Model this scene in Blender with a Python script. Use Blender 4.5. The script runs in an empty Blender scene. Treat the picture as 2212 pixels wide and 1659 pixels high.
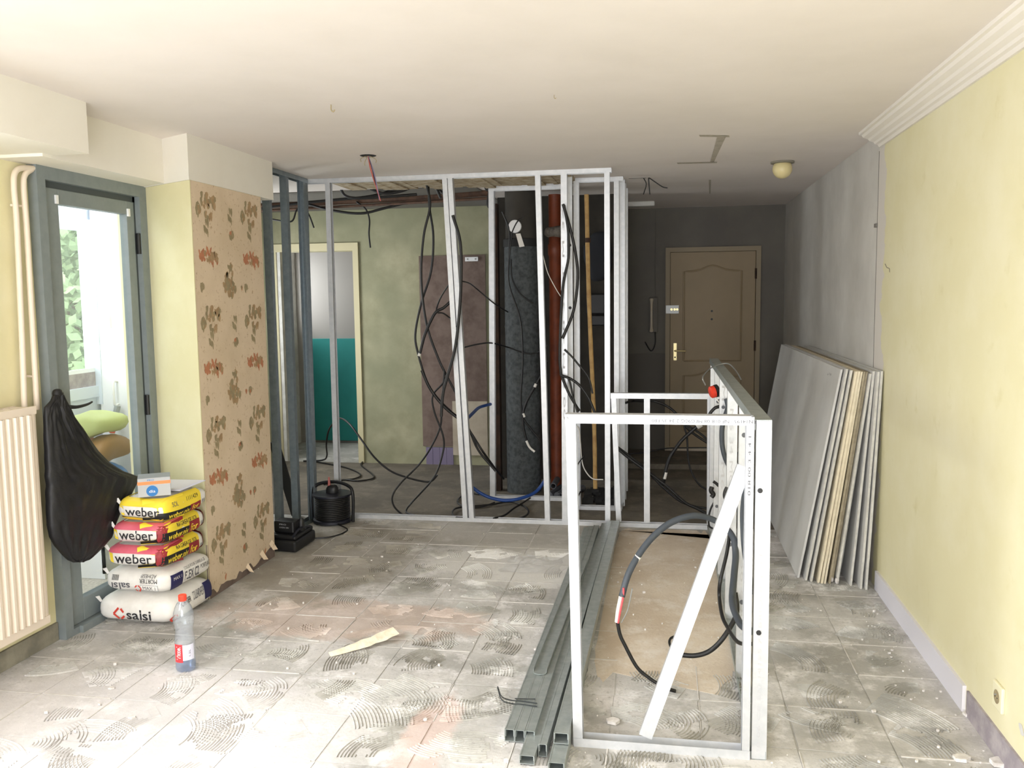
import bpy, bmesh, math, random
from mathutils import Vector, Matrix
from mathutils import noise as mnoise
C = bpy.context.scene.collection
rnd = random.Random(7)
PI = math.pi
H = 2.455          # ceiling height
EYE = 1.6          # camera height

# ------------------------------------------------------------------ camera
FPX = 1884.65
YAW, PIT, ROL = .1744871, .09908608, -.01287378
_s, _c = math.sin, math.cos
FW = Vector((-_s(YAW)*_c(PIT), _c(YAW)*_c(PIT), -_s(PIT)))
_r0 = Vector((_c(YAW), _s(YAW), 0)); _u0 = _r0.cross(FW)
RT = _c(ROL)*_r0 + _s(ROL)*_u0
UP = RT.cross(FW)
cam_data = bpy.data.cameras.new('camera'); cam = bpy.data.objects.new('camera', cam_data); C.objects.link(cam)
cam_data.sensor_width = 36; cam_data.lens = FPX/2212*36; cam_data.clip_start = .05
cam.matrix_world = Matrix(((RT.x, UP.x, -FW.x, 0), (RT.y, UP.y, -FW.y, 0), (RT.z, UP.z, -FW.z, EYE), (0, 0, 0, 1)))
bpy.context.scene.camera = cam

def at(x, y, X=None, Y=None, Z=None):
    """point of the room seen at photo pixel x, y on the plane X=, Y= or Z="""
    d = FW + (x-1106)/FPX*RT - (y-829.5)/FPX*UP
    if X is not None: t = X/d.x
    elif Y is not None: t = Y/d.y
    else: t = (Z-EYE)/d.z
    return Vector((0, 0, EYE)) + t*d

# ------------------------------------------------------------------ world, lights, exposure
sc = bpy.context.scene
sc.view_settings.view_transform = 'Standard'; sc.view_settings.look = 'None'
sc.view_settings.gamma = 1; sc.view_settings.use_curve_mapping = False
sc.view_settings.exposure = 0.0
sc.cycles.max_bounces = 8; sc.cycles.diffuse_bounces = 5; sc.cycles.transparent_max_bounces = 12
W = bpy.data.worlds.new('overcast_sky'); sc.world = W; W.use_nodes = True
W.node_tree.nodes['Background'].inputs[0].default_value = (.94, .96, 1, 1)
W.node_tree.nodes['Background'].inputs[1].default_value = 5.5

def area(name, loc, direction, sx, sy, power, color=(1, .98, .95), spread=180):
    l = bpy.data.lights.new(name, 'AREA'); l.shape = 'RECTANGLE'; l.size = sx; l.size_y = sy
    l.energy = power; l.color = color; l.spread = math.radians(spread)
    o = bpy.data.objects.new(name, l); C.objects.link(o); o.location = loc
    o.rotation_euler = Vector(direction).to_track_quat('-Z', 'Y').to_euler()
    return o
area('daylight_left_window', (-2.98, 1.35, 1.62), (1, .15, -1.1), 2.3, 1.15, 80, (.96, .97, 1), 125)
area('daylight_rear_window', (-.6, -1.28, 1.2), (0, 1, .09), 2.6, 2.1, 98, (.985, .975, 1))
area('daylight_kitchen_window', (-4.22, 6.9, 1.5), (1, .35, -.2), 1.15, 1.1, 26, (.95, 1, .98))
area('daylight_bathroom_window', (-4.2, 8.75, 1.75), (1, .1, -.3), .6, .7, 10, (.95, 1, .98))

# ------------------------------------------------------------------ materials
def lin(c):
    return tuple(((v/255)/12.92 if v/255 <= .04045 else ((v/255+.055)/1.055)**2.4) for v in c) + (1,)
class NT:
    def __init__(s, name):
        s.m = bpy.data.materials.new(name); s.m.use_nodes = True; s.t = s.m.node_tree
        s.b = s.t.nodes['Principled BSDF']; s.out = s.t.nodes['Material Output']
    def n(s, typ, **k):
        o = s.t.nodes.new(typ)
        for a, v in k.items(): setattr(o, a, v)
        return o
    def l(s, a, b): s.t.links.new(a, b)
    def noise(s, scale, detail=4, rough=.6, vec=None):
        o = s.n('ShaderNodeTexNoise'); o.inputs['Scale'].default_value = scale
        o.inputs['Detail'].default_value = detail; o.inputs['Roughness'].default_value = rough
        s.l(vec if vec is not None else s.pos(), o.inputs['Vector']); return o.outputs['Fac']
    def pos(s):
        if not hasattr(s, '_p'): s._p = s.n('ShaderNodeNewGeometry').outputs['Position']
        return s._p
    def mp(s, v, a, b, c=0., d=1.):
        o = s.n('ShaderNodeMapRange'); s.l(v, o.inputs[0])
        for i, q in enumerate((a, b, c, d)): o.inputs[i+1].default_value = q
        return o.outputs[0]
    def math(s, op, a, b=None):
        o = s.n('ShaderNodeMath', operation=op)
        for i, v in enumerate((a, b)):
            if v is None: continue
            if isinstance(v, (int, float)): o.inputs[i].default_value = v
            else: s.l(v, o.inputs[i])
        return o.outputs[0]
    def mix(s, f, a, b):
        o = s.n('ShaderNodeMix', data_type='RGBA')
        for i, v in ((0, f), (6, a), (7, b)):
            if isinstance(v, (int, float)): o.inputs[i].default_value = v
            elif isinstance(v, tuple): o.inputs[i].default_value = lin(v) if len(v) == 3 else v
            else: s.l(v, o.inputs[i])
        return o.outputs[2]
    def col(s, v):
        if isinstance(v, tuple): s.b.inputs['Base Color'].default_value = lin(v)
        else: s.l(v, s.b.inputs['Base Color'])
    def bump(s, h, strength=.3, dist=.01):
        o = s.n('ShaderNodeBump'); o.inputs['Strength'].default_value = strength; o.inputs['Distance'].default_value = dist
        s.l(h, o.inputs['Height']); s.l(o.outputs[0], s.b.inputs['Normal'])
    def set(s, rough=.8, metal=0., spec=None):
        s.b.inputs['Roughness'].default_value = rough; s.b.inputs['Metallic'].default_value = metal
        if spec is not None: s.b.inputs['Specular IOR Level'].default_value = spec
M = {}
def mat(name, c, c2=None, scale=8, rough=.8, metal=0., lo=.4, hi=.65, bump=0, bscale=40, spec=None, detail=5):
    k = NT(name); k.set(rough, metal, spec)
    k.col(c if c2 is None else k.mix(k.mp(k.noise(scale, detail), lo, hi), c, c2))
    if bump: k.bump(k.noise(bscale, 5), bump, .004)
    M[name] = k.m; return k
mat('ceiling_paint', (230, 222, 216), (224, 216, 209), 1.5, .9, bump=.08, bscale=60)
mat('beam_paint', (232, 228, 218), (228, 223, 212), 2, .9, bump=.08)
mat('crown_plaster', (232, 226, 218), rough=.7)
mat('yellow_wall', (222, 214, 172), (228, 221, 184), 3, .85, bump=.12, bscale=70)
mat('rough_concrete', (120, 116, 104), (150, 145, 130), 6, .95, bump=.5, bscale=30)
mat('chase_plaster', (186, 178, 164), (168, 160, 144), 30, .95)
mat('torn_brown', (158, 138, 108), (196, 184, 160), 14, .95, bump=.5, bscale=30)
mat('dark_concrete', (62, 58, 52), (48, 45, 40), 4, .95, bump=.4, bscale=20)
mat('hall_wall', (112, 108, 100), (104, 100, 94), 2, .9)  # hall dimness put into the colour, darker than the whitish wall itself
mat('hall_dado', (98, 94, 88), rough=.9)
mat('door_beige', (150, 132, 104), (144, 127, 100), 3, .6)
mat('door_frame_beige', (142, 128, 104), rough=.6)
mat('brass', (215, 200, 150), rough=.35, metal=.7)
mat('frame_grey', (128, 136, 138), (122, 130, 132), 20, .5)
mat('frame_shade', (70, 77, 80), rough=.6)  # shade inside the balcony door rebate, put into the colour
mat('black_plastic', (16, 16, 18), (24, 24, 26), 10, .5)
mat('navy_plastic', (24, 26, 38), rough=.45)
mat('white_plastic', (235, 235, 235), rough=.45)
mat('cream_enamel', (228, 214, 198), rough=.4)
mat('white_enamel', (240, 242, 245), rough=.35)
mat('panel_bluewhite', (215, 225, 238), rough=.5)
mat('stain_wood_dark', (62, 40, 26), (40, 27, 19), 12, .8)
mat('broom_wood', (196, 160, 100), (170, 132, 78), 14, .6)
mat('rusty_pipe', (92, 66, 50), (70, 50, 38), 15, .8)
mat('pvc_orange', (118, 54, 27), (92, 42, 22), 8, .5)
mat('pvc_grey', (88, 90, 96), rough=.5)
mat('duct_fabric', (80, 84, 85), (54, 58, 60), 30, .8, metal=.2, bump=.4, bscale=60)
mat('duct_black', (30, 30, 30), rough=.8)
mat('mauve_plaster', (122, 106, 98), (104, 88, 80), 10, .95, bump=.4, bscale=30)
mat('mauve_tile', (122, 112, 138), rough=.5)
mat('plaster_cream', (188, 178, 160), (172, 160, 142), 5, .9)
mat('teal_board', (40, 140, 136), (34, 128, 126), 2, .7)
mat('bath_wall', (150, 146, 142), rough=.8)
mat('casing_cream', (205, 196, 160), rough=.6)
mat('black_cable', (20, 19, 19), rough=.5)
mat('grey_conduit', (66, 72, 80), rough=.55)
mat('blue_conduit', (24, 62, 128), rough=.5)
mat('white_wire', (226, 222, 214), rough=.5)
mat('red_wire', (222, 88, 96), rough=.5)
mat('black_bag', (14, 14, 17), (20, 20, 25), 20, .55, bump=.6, bscale=30)
mat('bag_paper', (236, 234, 230), (226, 223, 218), 14, .65, bump=.25, bscale=26)
mat('bag_yellow', (243, 216, 62), rough=.55)
mat('bag_pink', (208, 88, 108), (222, 112, 130), 8, .55)
mat('bag_maroon', (150, 44, 50), rough=.55)
mat('bag_black', (26, 25, 26), rough=.5)
mat('bag_navy', (36, 36, 84), rough=.55)
mat('ink_grey', (92, 92, 98), rough=.6)
mat('ink_dark', (44, 44, 48), rough=.6)
mat('ink_red', (206, 66, 52), rough=.6)
mat('ink_light', (186, 186, 188), rough=.6)
mat('box_grey', (176, 178, 180), rough=.6)
mat('box_orange', (236, 140, 84), rough=.6)
mat('box_blue', (20, 110, 180), rough=.5)
mat('cap_red', (238, 70, 48), rough=.4)
mat('label_red', (226, 60, 66), rough=.5)
mat('label_lilac', (222, 222, 240), rough=.5)
mat('board_face', (206, 205, 202), (196, 195, 192), 3, .9)
mat('board_edge_grey', (206, 204, 196), (188, 186, 178), 25, .9)
mat('board_cream', (226, 216, 192), (214, 204, 180), 25, .9)
mat('board_brown', (148, 138, 116), (168, 158, 136), 25, .9)
mat('baseboard_white', (222, 220, 228), rough=.5)
mat('baseboard_bare', (150, 142, 148), (176, 168, 170), 14, .9, bump=.4)
mat('outlet_cream', (228, 222, 190), rough=.5)
mat('globe_cream', (214, 200, 150), rough=.35)
mat('strip_paper', (238, 226, 206), (222, 204, 178), 20, .9)
mat('crumb', (226, 222, 218), (196, 190, 184), 30, .9)
mat('copper_red', (170, 90, 84), rough=.5)
mat('wire_grey', (150, 152, 150), rough=.4, metal=.4)
mat('tie_wire', (60, 64, 66), rough=.4, metal=.4)
mat('balcony_floor', (220, 212, 200), (190, 182, 168), 60, .8)
mat('sack_olive', (176, 186, 120), rough=.6)
mat('sack_red', (226, 100, 84), rough=.5)
mat('sack_brown', (150, 110, 62), rough=.5)
mat('sack_blue', (70, 150, 220), (60, 110, 200), 6, .45)
mat('roller_grey', (150, 156, 160), rough=.5)
mat('tree_leaf', (120, 140, 100), (146, 164, 122), 2.5, .8)
mat('tree_bark', (96, 84, 66), rough=.9)
mat('plank_dark', (48, 48, 48), rough=.8)
mat('paper_print', (186, 156, 124), (176, 146, 114), 6, .9)
mat('coat_dark', (40, 42, 48), rough=.9)
mat('print_brown', (160, 132, 98), (176, 148, 112), 30, .9)
mat('print_rust', (190, 128, 94), (172, 114, 84), 30, .9)
mat('print_olive', (146, 132, 102), (160, 146, 114), 30, .9)
mat('print_green', (78, 92, 62), rough=.9)
mat('red_plastic', (224, 60, 36), rough=.4)
mat('wool', (120, 112, 104), (80, 74, 68), 30, .95, bump=.6)
mat('lime_white', (225, 224, 220), (200, 198, 194), 8, .9)

def steel(name, c, c2, metal, rough):
    k = NT(name); k.set(rough, metal)
    k.col(k.mix(k.mp(k.noise(26, 5), .35, .7), c, c2))
    k.bump(k.noise(90, 2), .05, .002); M[name] = k.m
steel('stud_steel', (206, 207, 209), (192, 195, 198), .45, .42)
steel('stud_blue', (138, 148, 154), (122, 132, 138), .6, .4)
steel('stud_floor', (172, 178, 176), (150, 158, 156), .5, .4)

# wallpaper on the back left wall: yellow green, block ghosts
k = NT('green_wallpaper'); k.set(.9)
a = k.mix(k.mp(k.noise(5, 6), .35, .65), (150, 148, 120), (172, 168, 140))
a = k.mix(k.mp(k.noise(1.3, 3), .4, .7), a, (136, 138, 112)); k.col(a); k.bump(k.noise(40, 4), .2, .004); M['green_wallpaper'] = k.m
# wallpaper ground on the pillar
k = NT('wallpaper_beige'); k.set(.9)
a = k.mix(k.mp(k.noise(4, 6), .4, .65), (218, 198, 172), (208, 188, 160))
a = k.mix(k.mp(k.noise(50, 3), .6, .75), a, (176, 148, 116)); k.col(a); k.bump(k.noise(60, 4), .15, .003); M['wallpaper_beige'] = k.m
# right wall: yellow paint up to a ragged edge, unpainted grey white plaster beyond
k = NT('right_wall_paint'); k.set(.88)
sep = k.n('ShaderNodeSeparateXYZ'); k.l(k.pos(), sep.inputs[0])
y = k.math('ADD', sep.outputs[1], k.mp(k.noise(3.0, 7, .6), .35, .65, -.08, .08))
yel = k.mix(k.mp(k.noise(2.2, 5), .42, .7), (220, 213, 174), (226, 220, 188))
yel = k.mix(k.mp(k.noise(7, 5), .62, .8), yel, (212, 204, 160))
gry = k.mix(k.mp(k.noise(2.5, 5), .4, .65), (200, 197, 191), (212, 209, 203))
a = k.mix(k.mp(y, 4.93, 4.94), yel, (214, 208, 200))
a = k.mix(k.mp(sep.outputs[1], 5.085, 5.09), a, gry)
k.col(a); k.bump(k.noise(60, 4), .12, .004); M['right_wall_paint'] = k.m
# floor screed, dust and stains
def floor_mat(name, dark, mid, light, per_obj, beige=False):
    k = NT(name); k.set(.92)
    v = k.mp(k.noise(2.0, 7, .62), .40, .60)
    a = k.mix(v, dark, mid)
    a = k.mix(k.mp(k.noise(5.5, 8, .7), .50, .68), a, light)
    a = k.mix(k.mp(k.noise(48, 4, .7), .56, .72), a, dark)
    if per_obj:
        oi = k.n('ShaderNodeObjectInfo')
        a = k.mix(k.mp(oi.outputs['Random'], 0, 1, 0, .35), a, mid)
    # salmon stain of tile glue and white gypsum dust
    sx = k.n('ShaderNodeSeparateXYZ'); k.l(k.pos(), sx.inputs[0])
    def blob(cx, cy, rx, ry):
        dx = k.math('DIVIDE', k.math('SUBTRACT', sx.outputs[0], cx), rx)
        dy = k.math('DIVIDE', k.math('SUBTRACT', sx.outputs[1], cy), ry)
        r = k.math('ADD', k.math('MULTIPLY', dx, dx), k.math('MULTIPLY', dy, dy))
        r = k.math('ADD', r, k.mp(k.noise(4, 6, .7), .3, .7, -.6, .6))
        return k.mp(r, .6, 1.1, 1, 0)
    if not beige:
        a = k.mix(k.math('MULTIPLY', blob(-1.6, 4.05, .75, .3), .5), a, (206, 182, 168))
        a = k.mix(k.math('MULTIPLY', blob(-.85, 2.85, .10, .5), .5), a, (216, 186, 176))
        a = k.mix(k.math('MULTIPLY', blob(-.85, 5.05, .6, .45), .85), a, (224, 222, 218))
        a = k.mix(k.math('MULTIPLY', blob(-2.0, 2.9, .9, .5), .45), a, (226, 222, 224))
        a = k.mix(k.math('MULTIPLY', blob(-.9, 5.8, 1.5, .5), .5), a, (160, 153, 140))
        a = k.mix(k.math('MULTIPLY', blob(-2.0, 5.0, .5, .9), .6), a, (150, 143, 130))
    k.col(a); k.bump(k.noise(70, 6, .7), .35, .006); M[name] = k.m
floor_mat('screed', (156, 154, 148), (190, 188, 182), (212, 210, 206), False)
floor_mat('tile_glue', (154, 152, 147), (202, 199, 196), (234, 231, 231), True)
floor_mat('glue_ridge', (140, 138, 131), (178, 176, 170), (212, 210, 206), False)
floor_mat('beige_screed', (196, 180, 160), (214, 201, 184), (222, 214, 204), False, True)
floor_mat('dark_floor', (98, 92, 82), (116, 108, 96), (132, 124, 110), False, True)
mat('joint_mortar', (196, 192, 186), (212, 208, 204), 20, .95, bump=.3)
mat('joint_dark', (116, 112, 106), rough=.95)
# glass: clear pane with a weak reflection
k = NT('pane_glass'); tr = k.n('ShaderNodeBsdfTransparent'); gl = k.n('ShaderNodeBsdfGlossy'); gl.inputs['Roughness'].default_value = .05
mx = k.n('ShaderNodeMixShader'); mx.inputs[0].default_value = .06
tr.inputs[0].default_value = (.96, .98, .98, 1)
k.l(tr.outputs[0], mx.inputs[1]); k.l(gl.outputs[0], mx.inputs[2]); k.l(mx.outputs[0], k.out.inputs[0]); M['pane_glass'] = k.m
k = NT('bottle_plastic'); tr = k.n('ShaderNodeBsdfTransparent'); gl = k.n('ShaderNodeBsdfGlossy'); gl.inputs['Roughness'].default_value = .12
lw = k.n('ShaderNodeLayerWeight'); lw.inputs[0].default_value = .35
df = k.n('ShaderNodeBsdfDiffuse'); df.inputs[0].default_value = lin((225, 232, 242))
m1 = k.n('ShaderNodeMixShader'); m1.inputs[0].default_value = .14; k.l(tr.outputs[0], m1.inputs[1]); k.l(df.outputs[0], m1.inputs[2])
mx = k.n('ShaderNodeMixShader'); k.l(k.mp(lw.outputs['Facing'], 0, 1, .06, .6), mx.inputs[0]); tr.inputs[0].default_value = (.93, .96, .99, 1)
k.l(m1.outputs[0], mx.inputs[1]); k.l(gl.outputs[0], mx.inputs[2]); k.l(mx.outputs[0], k.out.inputs[0]); M['bottle_plastic'] = k.m
k = NT('film_plastic'); tr = k.n('ShaderNodeBsdfTransparent'); gl = k.n('ShaderNodeBsdfGlossy'); gl.inputs['Roughness'].default_value = .2
df = k.n('ShaderNodeBsdfDiffuse'); df.inputs[0].default_value = lin((240, 240, 240))
m1 = k.n('ShaderNodeMixShader'); m1.inputs[0].default_value = .22; k.l(tr.outputs[0], m1.inputs[1]); k.l(df.outputs[0], m1.inputs[2])
mx = k.n('ShaderNodeMixShader'); mx.inputs[0].default_value = .12
k.l(m1.outputs[0], mx.inputs[1]); k.l(gl.outputs[0], mx.inputs[2]); k.l(mx.outputs[0], k.out.inputs[0]); M['film_plastic'] = k.m
k = NT('bottle_water'); tr = k.n('ShaderNodeBsdfTransparent'); tr.inputs[0].default_value = lin((208, 226, 248)); gl = k.n('ShaderNodeBsdfGlossy'); gl.inputs['Roughness'].default_value = .1
mx = k.n('ShaderNodeMixShader'); mx.inputs[0].default_value = .12; k.l(tr.outputs[0], mx.inputs[1]); k.l(gl.outputs[0], mx.inputs[2]); k.l(mx.outputs[0], k.out.inputs[0]); M['bottle_water'] = k.m

# ------------------------------------------------------------------ mesh builder
class MB:
    def __init__(s): s.v = []; s.f = []
    def add(s, vs, fs):
        o = len(s.v); s.v += [tuple(p) for p in vs]; s.f += [tuple(i+o for i in f) for f in fs]; return s
    def box(s, x0, x1, y0, y1, z0, z1):
        return s.add([(x, y, z) for z in (z0, z1) for y in (y0, y1) for x in (x0, x1)],
                     [(0, 2, 3, 1), (4, 5, 7, 6), (0, 1, 5, 4), (2, 6, 7, 3), (0, 4, 6, 2), (1, 3, 7, 5)])
    def obox(s, c, ax, ay, az):
        c = Vector(c); ax, ay, az = Vector(ax), Vector(ay), Vector(az)
        return s.add([c+sx*ax+sy*ay+sz*az for sz in (-1, 1) for sy in (-1, 1) for sx in (-1, 1)],
                     [(0, 2, 3, 1), (4, 5, 7, 6), (0, 1, 5, 4), (2, 6, 7, 3), (0, 4, 6, 2), (1, 3, 7, 5)])
    def prism(s, poly, z0, z1):
        n = len(poly)
        return s.add([(x, y, z0) for x, y in poly]+[(x, y, z1) for x, y in poly],
                     [tuple(range(n))[::-1], tuple(range(n, 2*n))]+[(i, (i+1) % n, n+(i+1) % n, n+i) for i in range(n)])
    def extrude(s, loop, d):
        n = len(loop); d = Vector(d); L = [Vector(p) for p in loop]
        return s.add(L+[p+d for p in L], [tuple(range(n))[::-1], tuple(range(n, 2*n))]+[(i, (i+1) % n, n+(i+1) % n, n+i) for i in range(n)])
    def tube(s, pts, r, n=8, sub=5, cap=True):
        P = spline(pts, sub) if sub else [Vector(p) for p in pts]
        if len(P) < 2: return s
        t = (P[1]-P[0]).normalized(); a = t.orthogonal().normalized(); vs = []
        m = len(P)
        for i, p in enumerate(P):
            t = (P[min(i+1, m-1)]-P[max(i-1, 0)]).normalized()
            a = (a-t*a.dot(t)).normalized(); b = t.cross(a)
            rr = r(i/(m-1)) if callable(r) else r
            vs += [p+rr*(math.cos(q)*a+math.sin(q)*b) for q in (2*PI*j/n for j in range(n))]
        fs = [(i*n+j, i*n+(j+1) % n, (i+1)*n+(j+1) % n, (i+1)*n+j) for i in range(m-1) for j in range(n)]
        if cap: fs += [tuple(range(n))[::-1], tuple(range((m-1)*n, m*n))]
        return s.add(vs, fs)
    def lathe(s, prof, o=(0, 0, 0), n=20, axis='Z', cap=True):
        vs = []
        for r, h in prof:
            for j in range(n):
                q = 2*PI*j/n; x, y = r*math.cos(q), r*math.sin(q)
                p = (x, y, h) if axis == 'Z' else ((h, x, y) if axis == 'X' else (y, h, x))
                vs.append(Vector(o)+Vector(p))
        m = len(prof); fs = [(i*n+j, i*n+(j+1) % n, (i+1)*n+(j+1) % n, (i+1)*n+j) for i in range(m-1) for j in range(n)]
        if cap: fs += [tuple(range(n))[::-1], tuple(range((m-1)*n, m*n))]
        return s.add(vs, fs)
    def channel(s, p0, p1, w, n, web, fl, lip=0., t=.0014):
        """C or U profile: centre line of the web from p0 to p1, web along w, flanges towards n"""
        p0, p1 = Vector(p0), Vector(p1); ax = (p1-p0).normalized()
        w = Vector(w); w = (w-ax*w.dot(ax)).normalized(); n = Vector(n); n = (n-ax*n.dot(ax)-w*n.dot(w)).normalized()
        h = web/2
        O = [(-h, fl), (-h, 0), (h, 0), (h, fl)]; I = [(-h+t, fl-(t if lip else 0)), (-h+t, t), (h-t, t), (h-t, fl-(t if lip else 0))]
        if lip:
            O = [(-h+lip, fl)]+O+[(h-lip, fl)]; I = [(-h+lip, fl-t)]+I+[(h-lip, fl-t)]
        m = len(O); ring = O+I; N = 2*m
        vs = [p+a*w+b*n for p in (p0, p1) for a, b in ring]
        fs = []
        for e in range(2):
            o = e*N
            for i in range(m-1):
                q = (o+i, o+i+1, o+m+i+1, o+m+i); fs.append(q if e == 0 else q[::-1])
        for i in range(m-1):
            fs.append((i, N+i, N+i+1, i+1)); fs.append((m+i, m+i+1, N+m+i+1, N+m+i))
        fs += [(0, m, N+m, N), (m-1, N+m-1, N+2*m-1, 2*m-1)]
        return s.add(vs, fs)
    def build(s, name, m, parent=None, smooth=None):
        me = bpy.data.meshes.new(name); me.from_pydata(s.v, [], s.f); me.validate(); 
        bm = bmesh.new(); bm.from_mesh(me); bmesh.ops.recalc_face_normals(bm, faces=bm.faces[:]); bm.to_mesh(me); bm.free()
        me.materials.append(M[m] if isinstance(m, str) else m)
        if smooth is not None:
            me.shade_smooth(); me.set_sharp_from_angle(angle=math.radians(smooth))
        o = bpy.data.objects.new(name, me); C.objects.link(o)
        if parent is not None:
            o.parent = parent; o.matrix_parent_inverse = Matrix.Translation(parent.location).inverted()
        return o
def spline(pts, sub=5):
    P = [Vector(p) for p in pts]
    if len(P) < 3:
        return P
    out = []
    Q = [2*P[0]-P[1]]+P+[2*P[-1]-P[-2]]
    for i in range(1, len(Q)-2):
        a, b, c, d = Q[i-1:i+3]
        for j in range(sub):
            t = j/sub
            out.append(.5*((2*b)+(c-a)*t+(2*a-5*b+4*c-d)*t*t+(3*b-a-3*c+d)*t**3))
    out.append(P[-1]); return out
def bevel(o, w=.004, seg=2):
    m = o.modifiers.new('edge', 'BEVEL'); m.width = w; m.segments = seg; m.limit_method = 'ANGLE'; return o
def tag(o, label=None, cat=None, group=None, kind=None):
    if label: o['label'] = label
    if cat: o['category'] = cat
    if group: o['group'] = group
    if kind: o['kind'] = kind
    return o
def thing(name, loc, label, cat, group=None, kind=None):
    o = bpy.data.objects.new(name, None); C.objects.link(o); o.location = loc; o.empty_display_size = .05
    return tag(o, label, cat, group, kind)
def struct(name, mb, m, label, cat='structure', parent=None):
    return tag(mb.build(name, m, parent), label, cat, None, 'structure')

_tc = {}
def glyphs(txt, size=1.0, bold=0.0):
    k_ = (txt, bold)
    if k_ not in _tc:
        cu = bpy.data.curves.new('t', 'FONT'); cu.body = txt; cu.size = 1; cu.offset = bold; cu.resolution_u = 3
        ob = bpy.data.objects.new('t', cu); C.objects.link(ob)
        dg = bpy.context.evaluated_depsgraph_get(); dg.update()
        me = bpy.data.meshes.new_from_object(ob.evaluated_get(dg))
        vs = [v.co.copy() for v in me.vertices]; fs = [tuple(p.vertices) for p in me.polygons]
        bpy.data.objects.remove(ob); bpy.data.curves.remove(cu); bpy.data.meshes.remove(me)
        x0 = min(v.x for v in vs); x1 = max(v.x for v in vs); y0 = min(v.y for v in vs); y1 = max(v.y for v in vs)
        _tc[k_] = ([(v.x-x0, v.y-y0) for v in vs], fs, x1-x0, y1-y0)
    return _tc[k_]
def lettering(name, txt, mapf, u0, v0, wid, hei, m, parent, bold=0., flip=False):
    """flat printed text filling the box u0..u0+wid, v0..v0+hei of the surface mapf(u, v)"""
    vs, fs, w, h = glyphs(txt, 1, bold); mb = MB()
    P = []
    for x, y in vs:
        a, b = x/w, y/h
        if flip: a, b = 1-a, 1-b
        P.append(mapf(u0+a*wid, v0+b*hei))
    mb.add(P, fs)
    me = bpy.data.meshes.new(name); me.from_pydata([tuple(p) for p in mb.v], [], mb.f); me.materials.append(M[m])
    o = bpy.data.objects.new(name, me); C.objects.link(o)
    o.parent = parent; o.matrix_parent_inverse = Matrix.Translation(parent.location).inverted()
    return o

# ------------------------------------------------------------------ the room
fl = struct('floor', MB().box(-3.08, 1.3, -1.3, 5.1, -.12, 0).box(-3.72, 1.3, 5.1, 6.05, -.12, 0).box(-4.3, 1.3, 6.05, 9.6, -.12, 0), 'screed', 'bare grey screed floor with tile glue and trowel marks')
ce = struct('ceiling', MB().box(-3.08, 1.3, -1.3, 5.1, H, H+.12).box(-3.72, 1.3, 5.1, 6.05, H, H+.12).box(-4.3, 1.3, 6.05, 9.6, H, H+.12), 'ceiling_paint', 'plain off-white plaster ceiling of the stripped room')
wr = struct('wall_right', MB().box(1.136, 1.3, -1.3, 9.5, 0, H), 'right_wall_paint', 'right wall, pale yellow paint ending in a ragged white edge before grey plaster')
wl = MB()
wl.box(-3.08, -2.85, -1.3, .2, 0, H).box(-3.08, -2.85, .2, 2.75, 0, 1.0).box(-3.08, -2.85, .2, 2.75, 2.2, H).box(-3.08, -2.85, 2.75, 3.585, 0, H).box(-3.08, -2.85, 3.585, 4.46, 2.24, H)
wl = struct('wall_left', wl, 'yellow_wall', 'yellow left wall with window and balcony door')
wb = MB().box(-3.08, -1.9, -1.3, -1.1, 0, H).box(.7, 1.3, -1.3, -1.1, 0, H).box(-1.9, .7, -1.3, -1.1, 2.3, H)
struct('wall_rear', wb, 'lime_white', 'yellow wall with wide window opening behind the viewer')  # out of view, coloured white to keep yellow bounce off the room
# kitchen and bathroom side beyond the pillar
kw = MB().box(-3.72, -3.6, 5.1, 6.05, 0, H).box(-4.2, -3.6, 6.05, 6.2, 0, H).box(-4.2, -4.05, 6.2, 6.3, 0, H).box(-4.2, -4.05, 6.3, 7.5, 0, .9).box(-4.2, -4.05, 6.3, 7.5, 2.1, H).box(-4.2, -4.05, 7.5, 8.4, 0, H)
kw.box(-4.2, -4.05, 8.4, 9.1, 0, 1.35).box(-4.2, -4.05, 8.4, 9.1, 2.1, H).box(-4.2, -4.05, 9.1, 9.4, 0, H)
struct('wall_side', kw, 'lime_white', 'side wall of the stripped kitchen with a window')
struct('wall_divider', MB().box(-3.6, -2.6, 5.1, 5.2, 0, H), 'lime_white', 'wall behind the wallpapered pillar')
# back left wall (Y = 8.07) with an opening to the teal bathroom
bl = MB().box(-4.2, -3.74, 8.07, 8.2, 0, H).box(-3.74, -2.95, 8.07, 8.2, 2.07, H).box(-2.95, -1.62, 8.07, 8.2, 0, H)
wbl = struct('wall_back_left', bl, 'green_wallpaper', 'back wall with faded green wallpaper and a cased doorway')
struct('wall_bathroom', MB().box(-4.2, -1.6, 9.2, 9.35, 0, H), 'bath_wall', 'grey upper wall of the bathroom seen through the doorway')
sh = MB().box(-1.43, -.37, 7.5, 8.2, 0, H).box(-.5, -.37, 8.2, 8.9, 0, H).box(-1.62, -1.5, 8.2, 9.4, 0, H)
struct('wall_shaft', sh, 'dark_concrete', 'dark concrete wall of the open service shaft')
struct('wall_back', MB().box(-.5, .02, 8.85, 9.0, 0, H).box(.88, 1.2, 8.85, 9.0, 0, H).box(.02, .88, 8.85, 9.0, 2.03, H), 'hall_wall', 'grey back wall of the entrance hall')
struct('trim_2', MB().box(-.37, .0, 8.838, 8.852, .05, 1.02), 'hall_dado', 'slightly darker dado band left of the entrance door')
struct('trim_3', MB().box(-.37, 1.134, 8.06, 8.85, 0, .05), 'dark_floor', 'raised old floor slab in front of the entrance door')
struct('trim_4', MB().box(-3.6, 1.134, 6.03, 6.2, 0, .003).box(-4.05, 1.134, 6.2, 8.06, 0, .003), 'dark_floor', 'smooth dark screed behind the metal frames')

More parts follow.
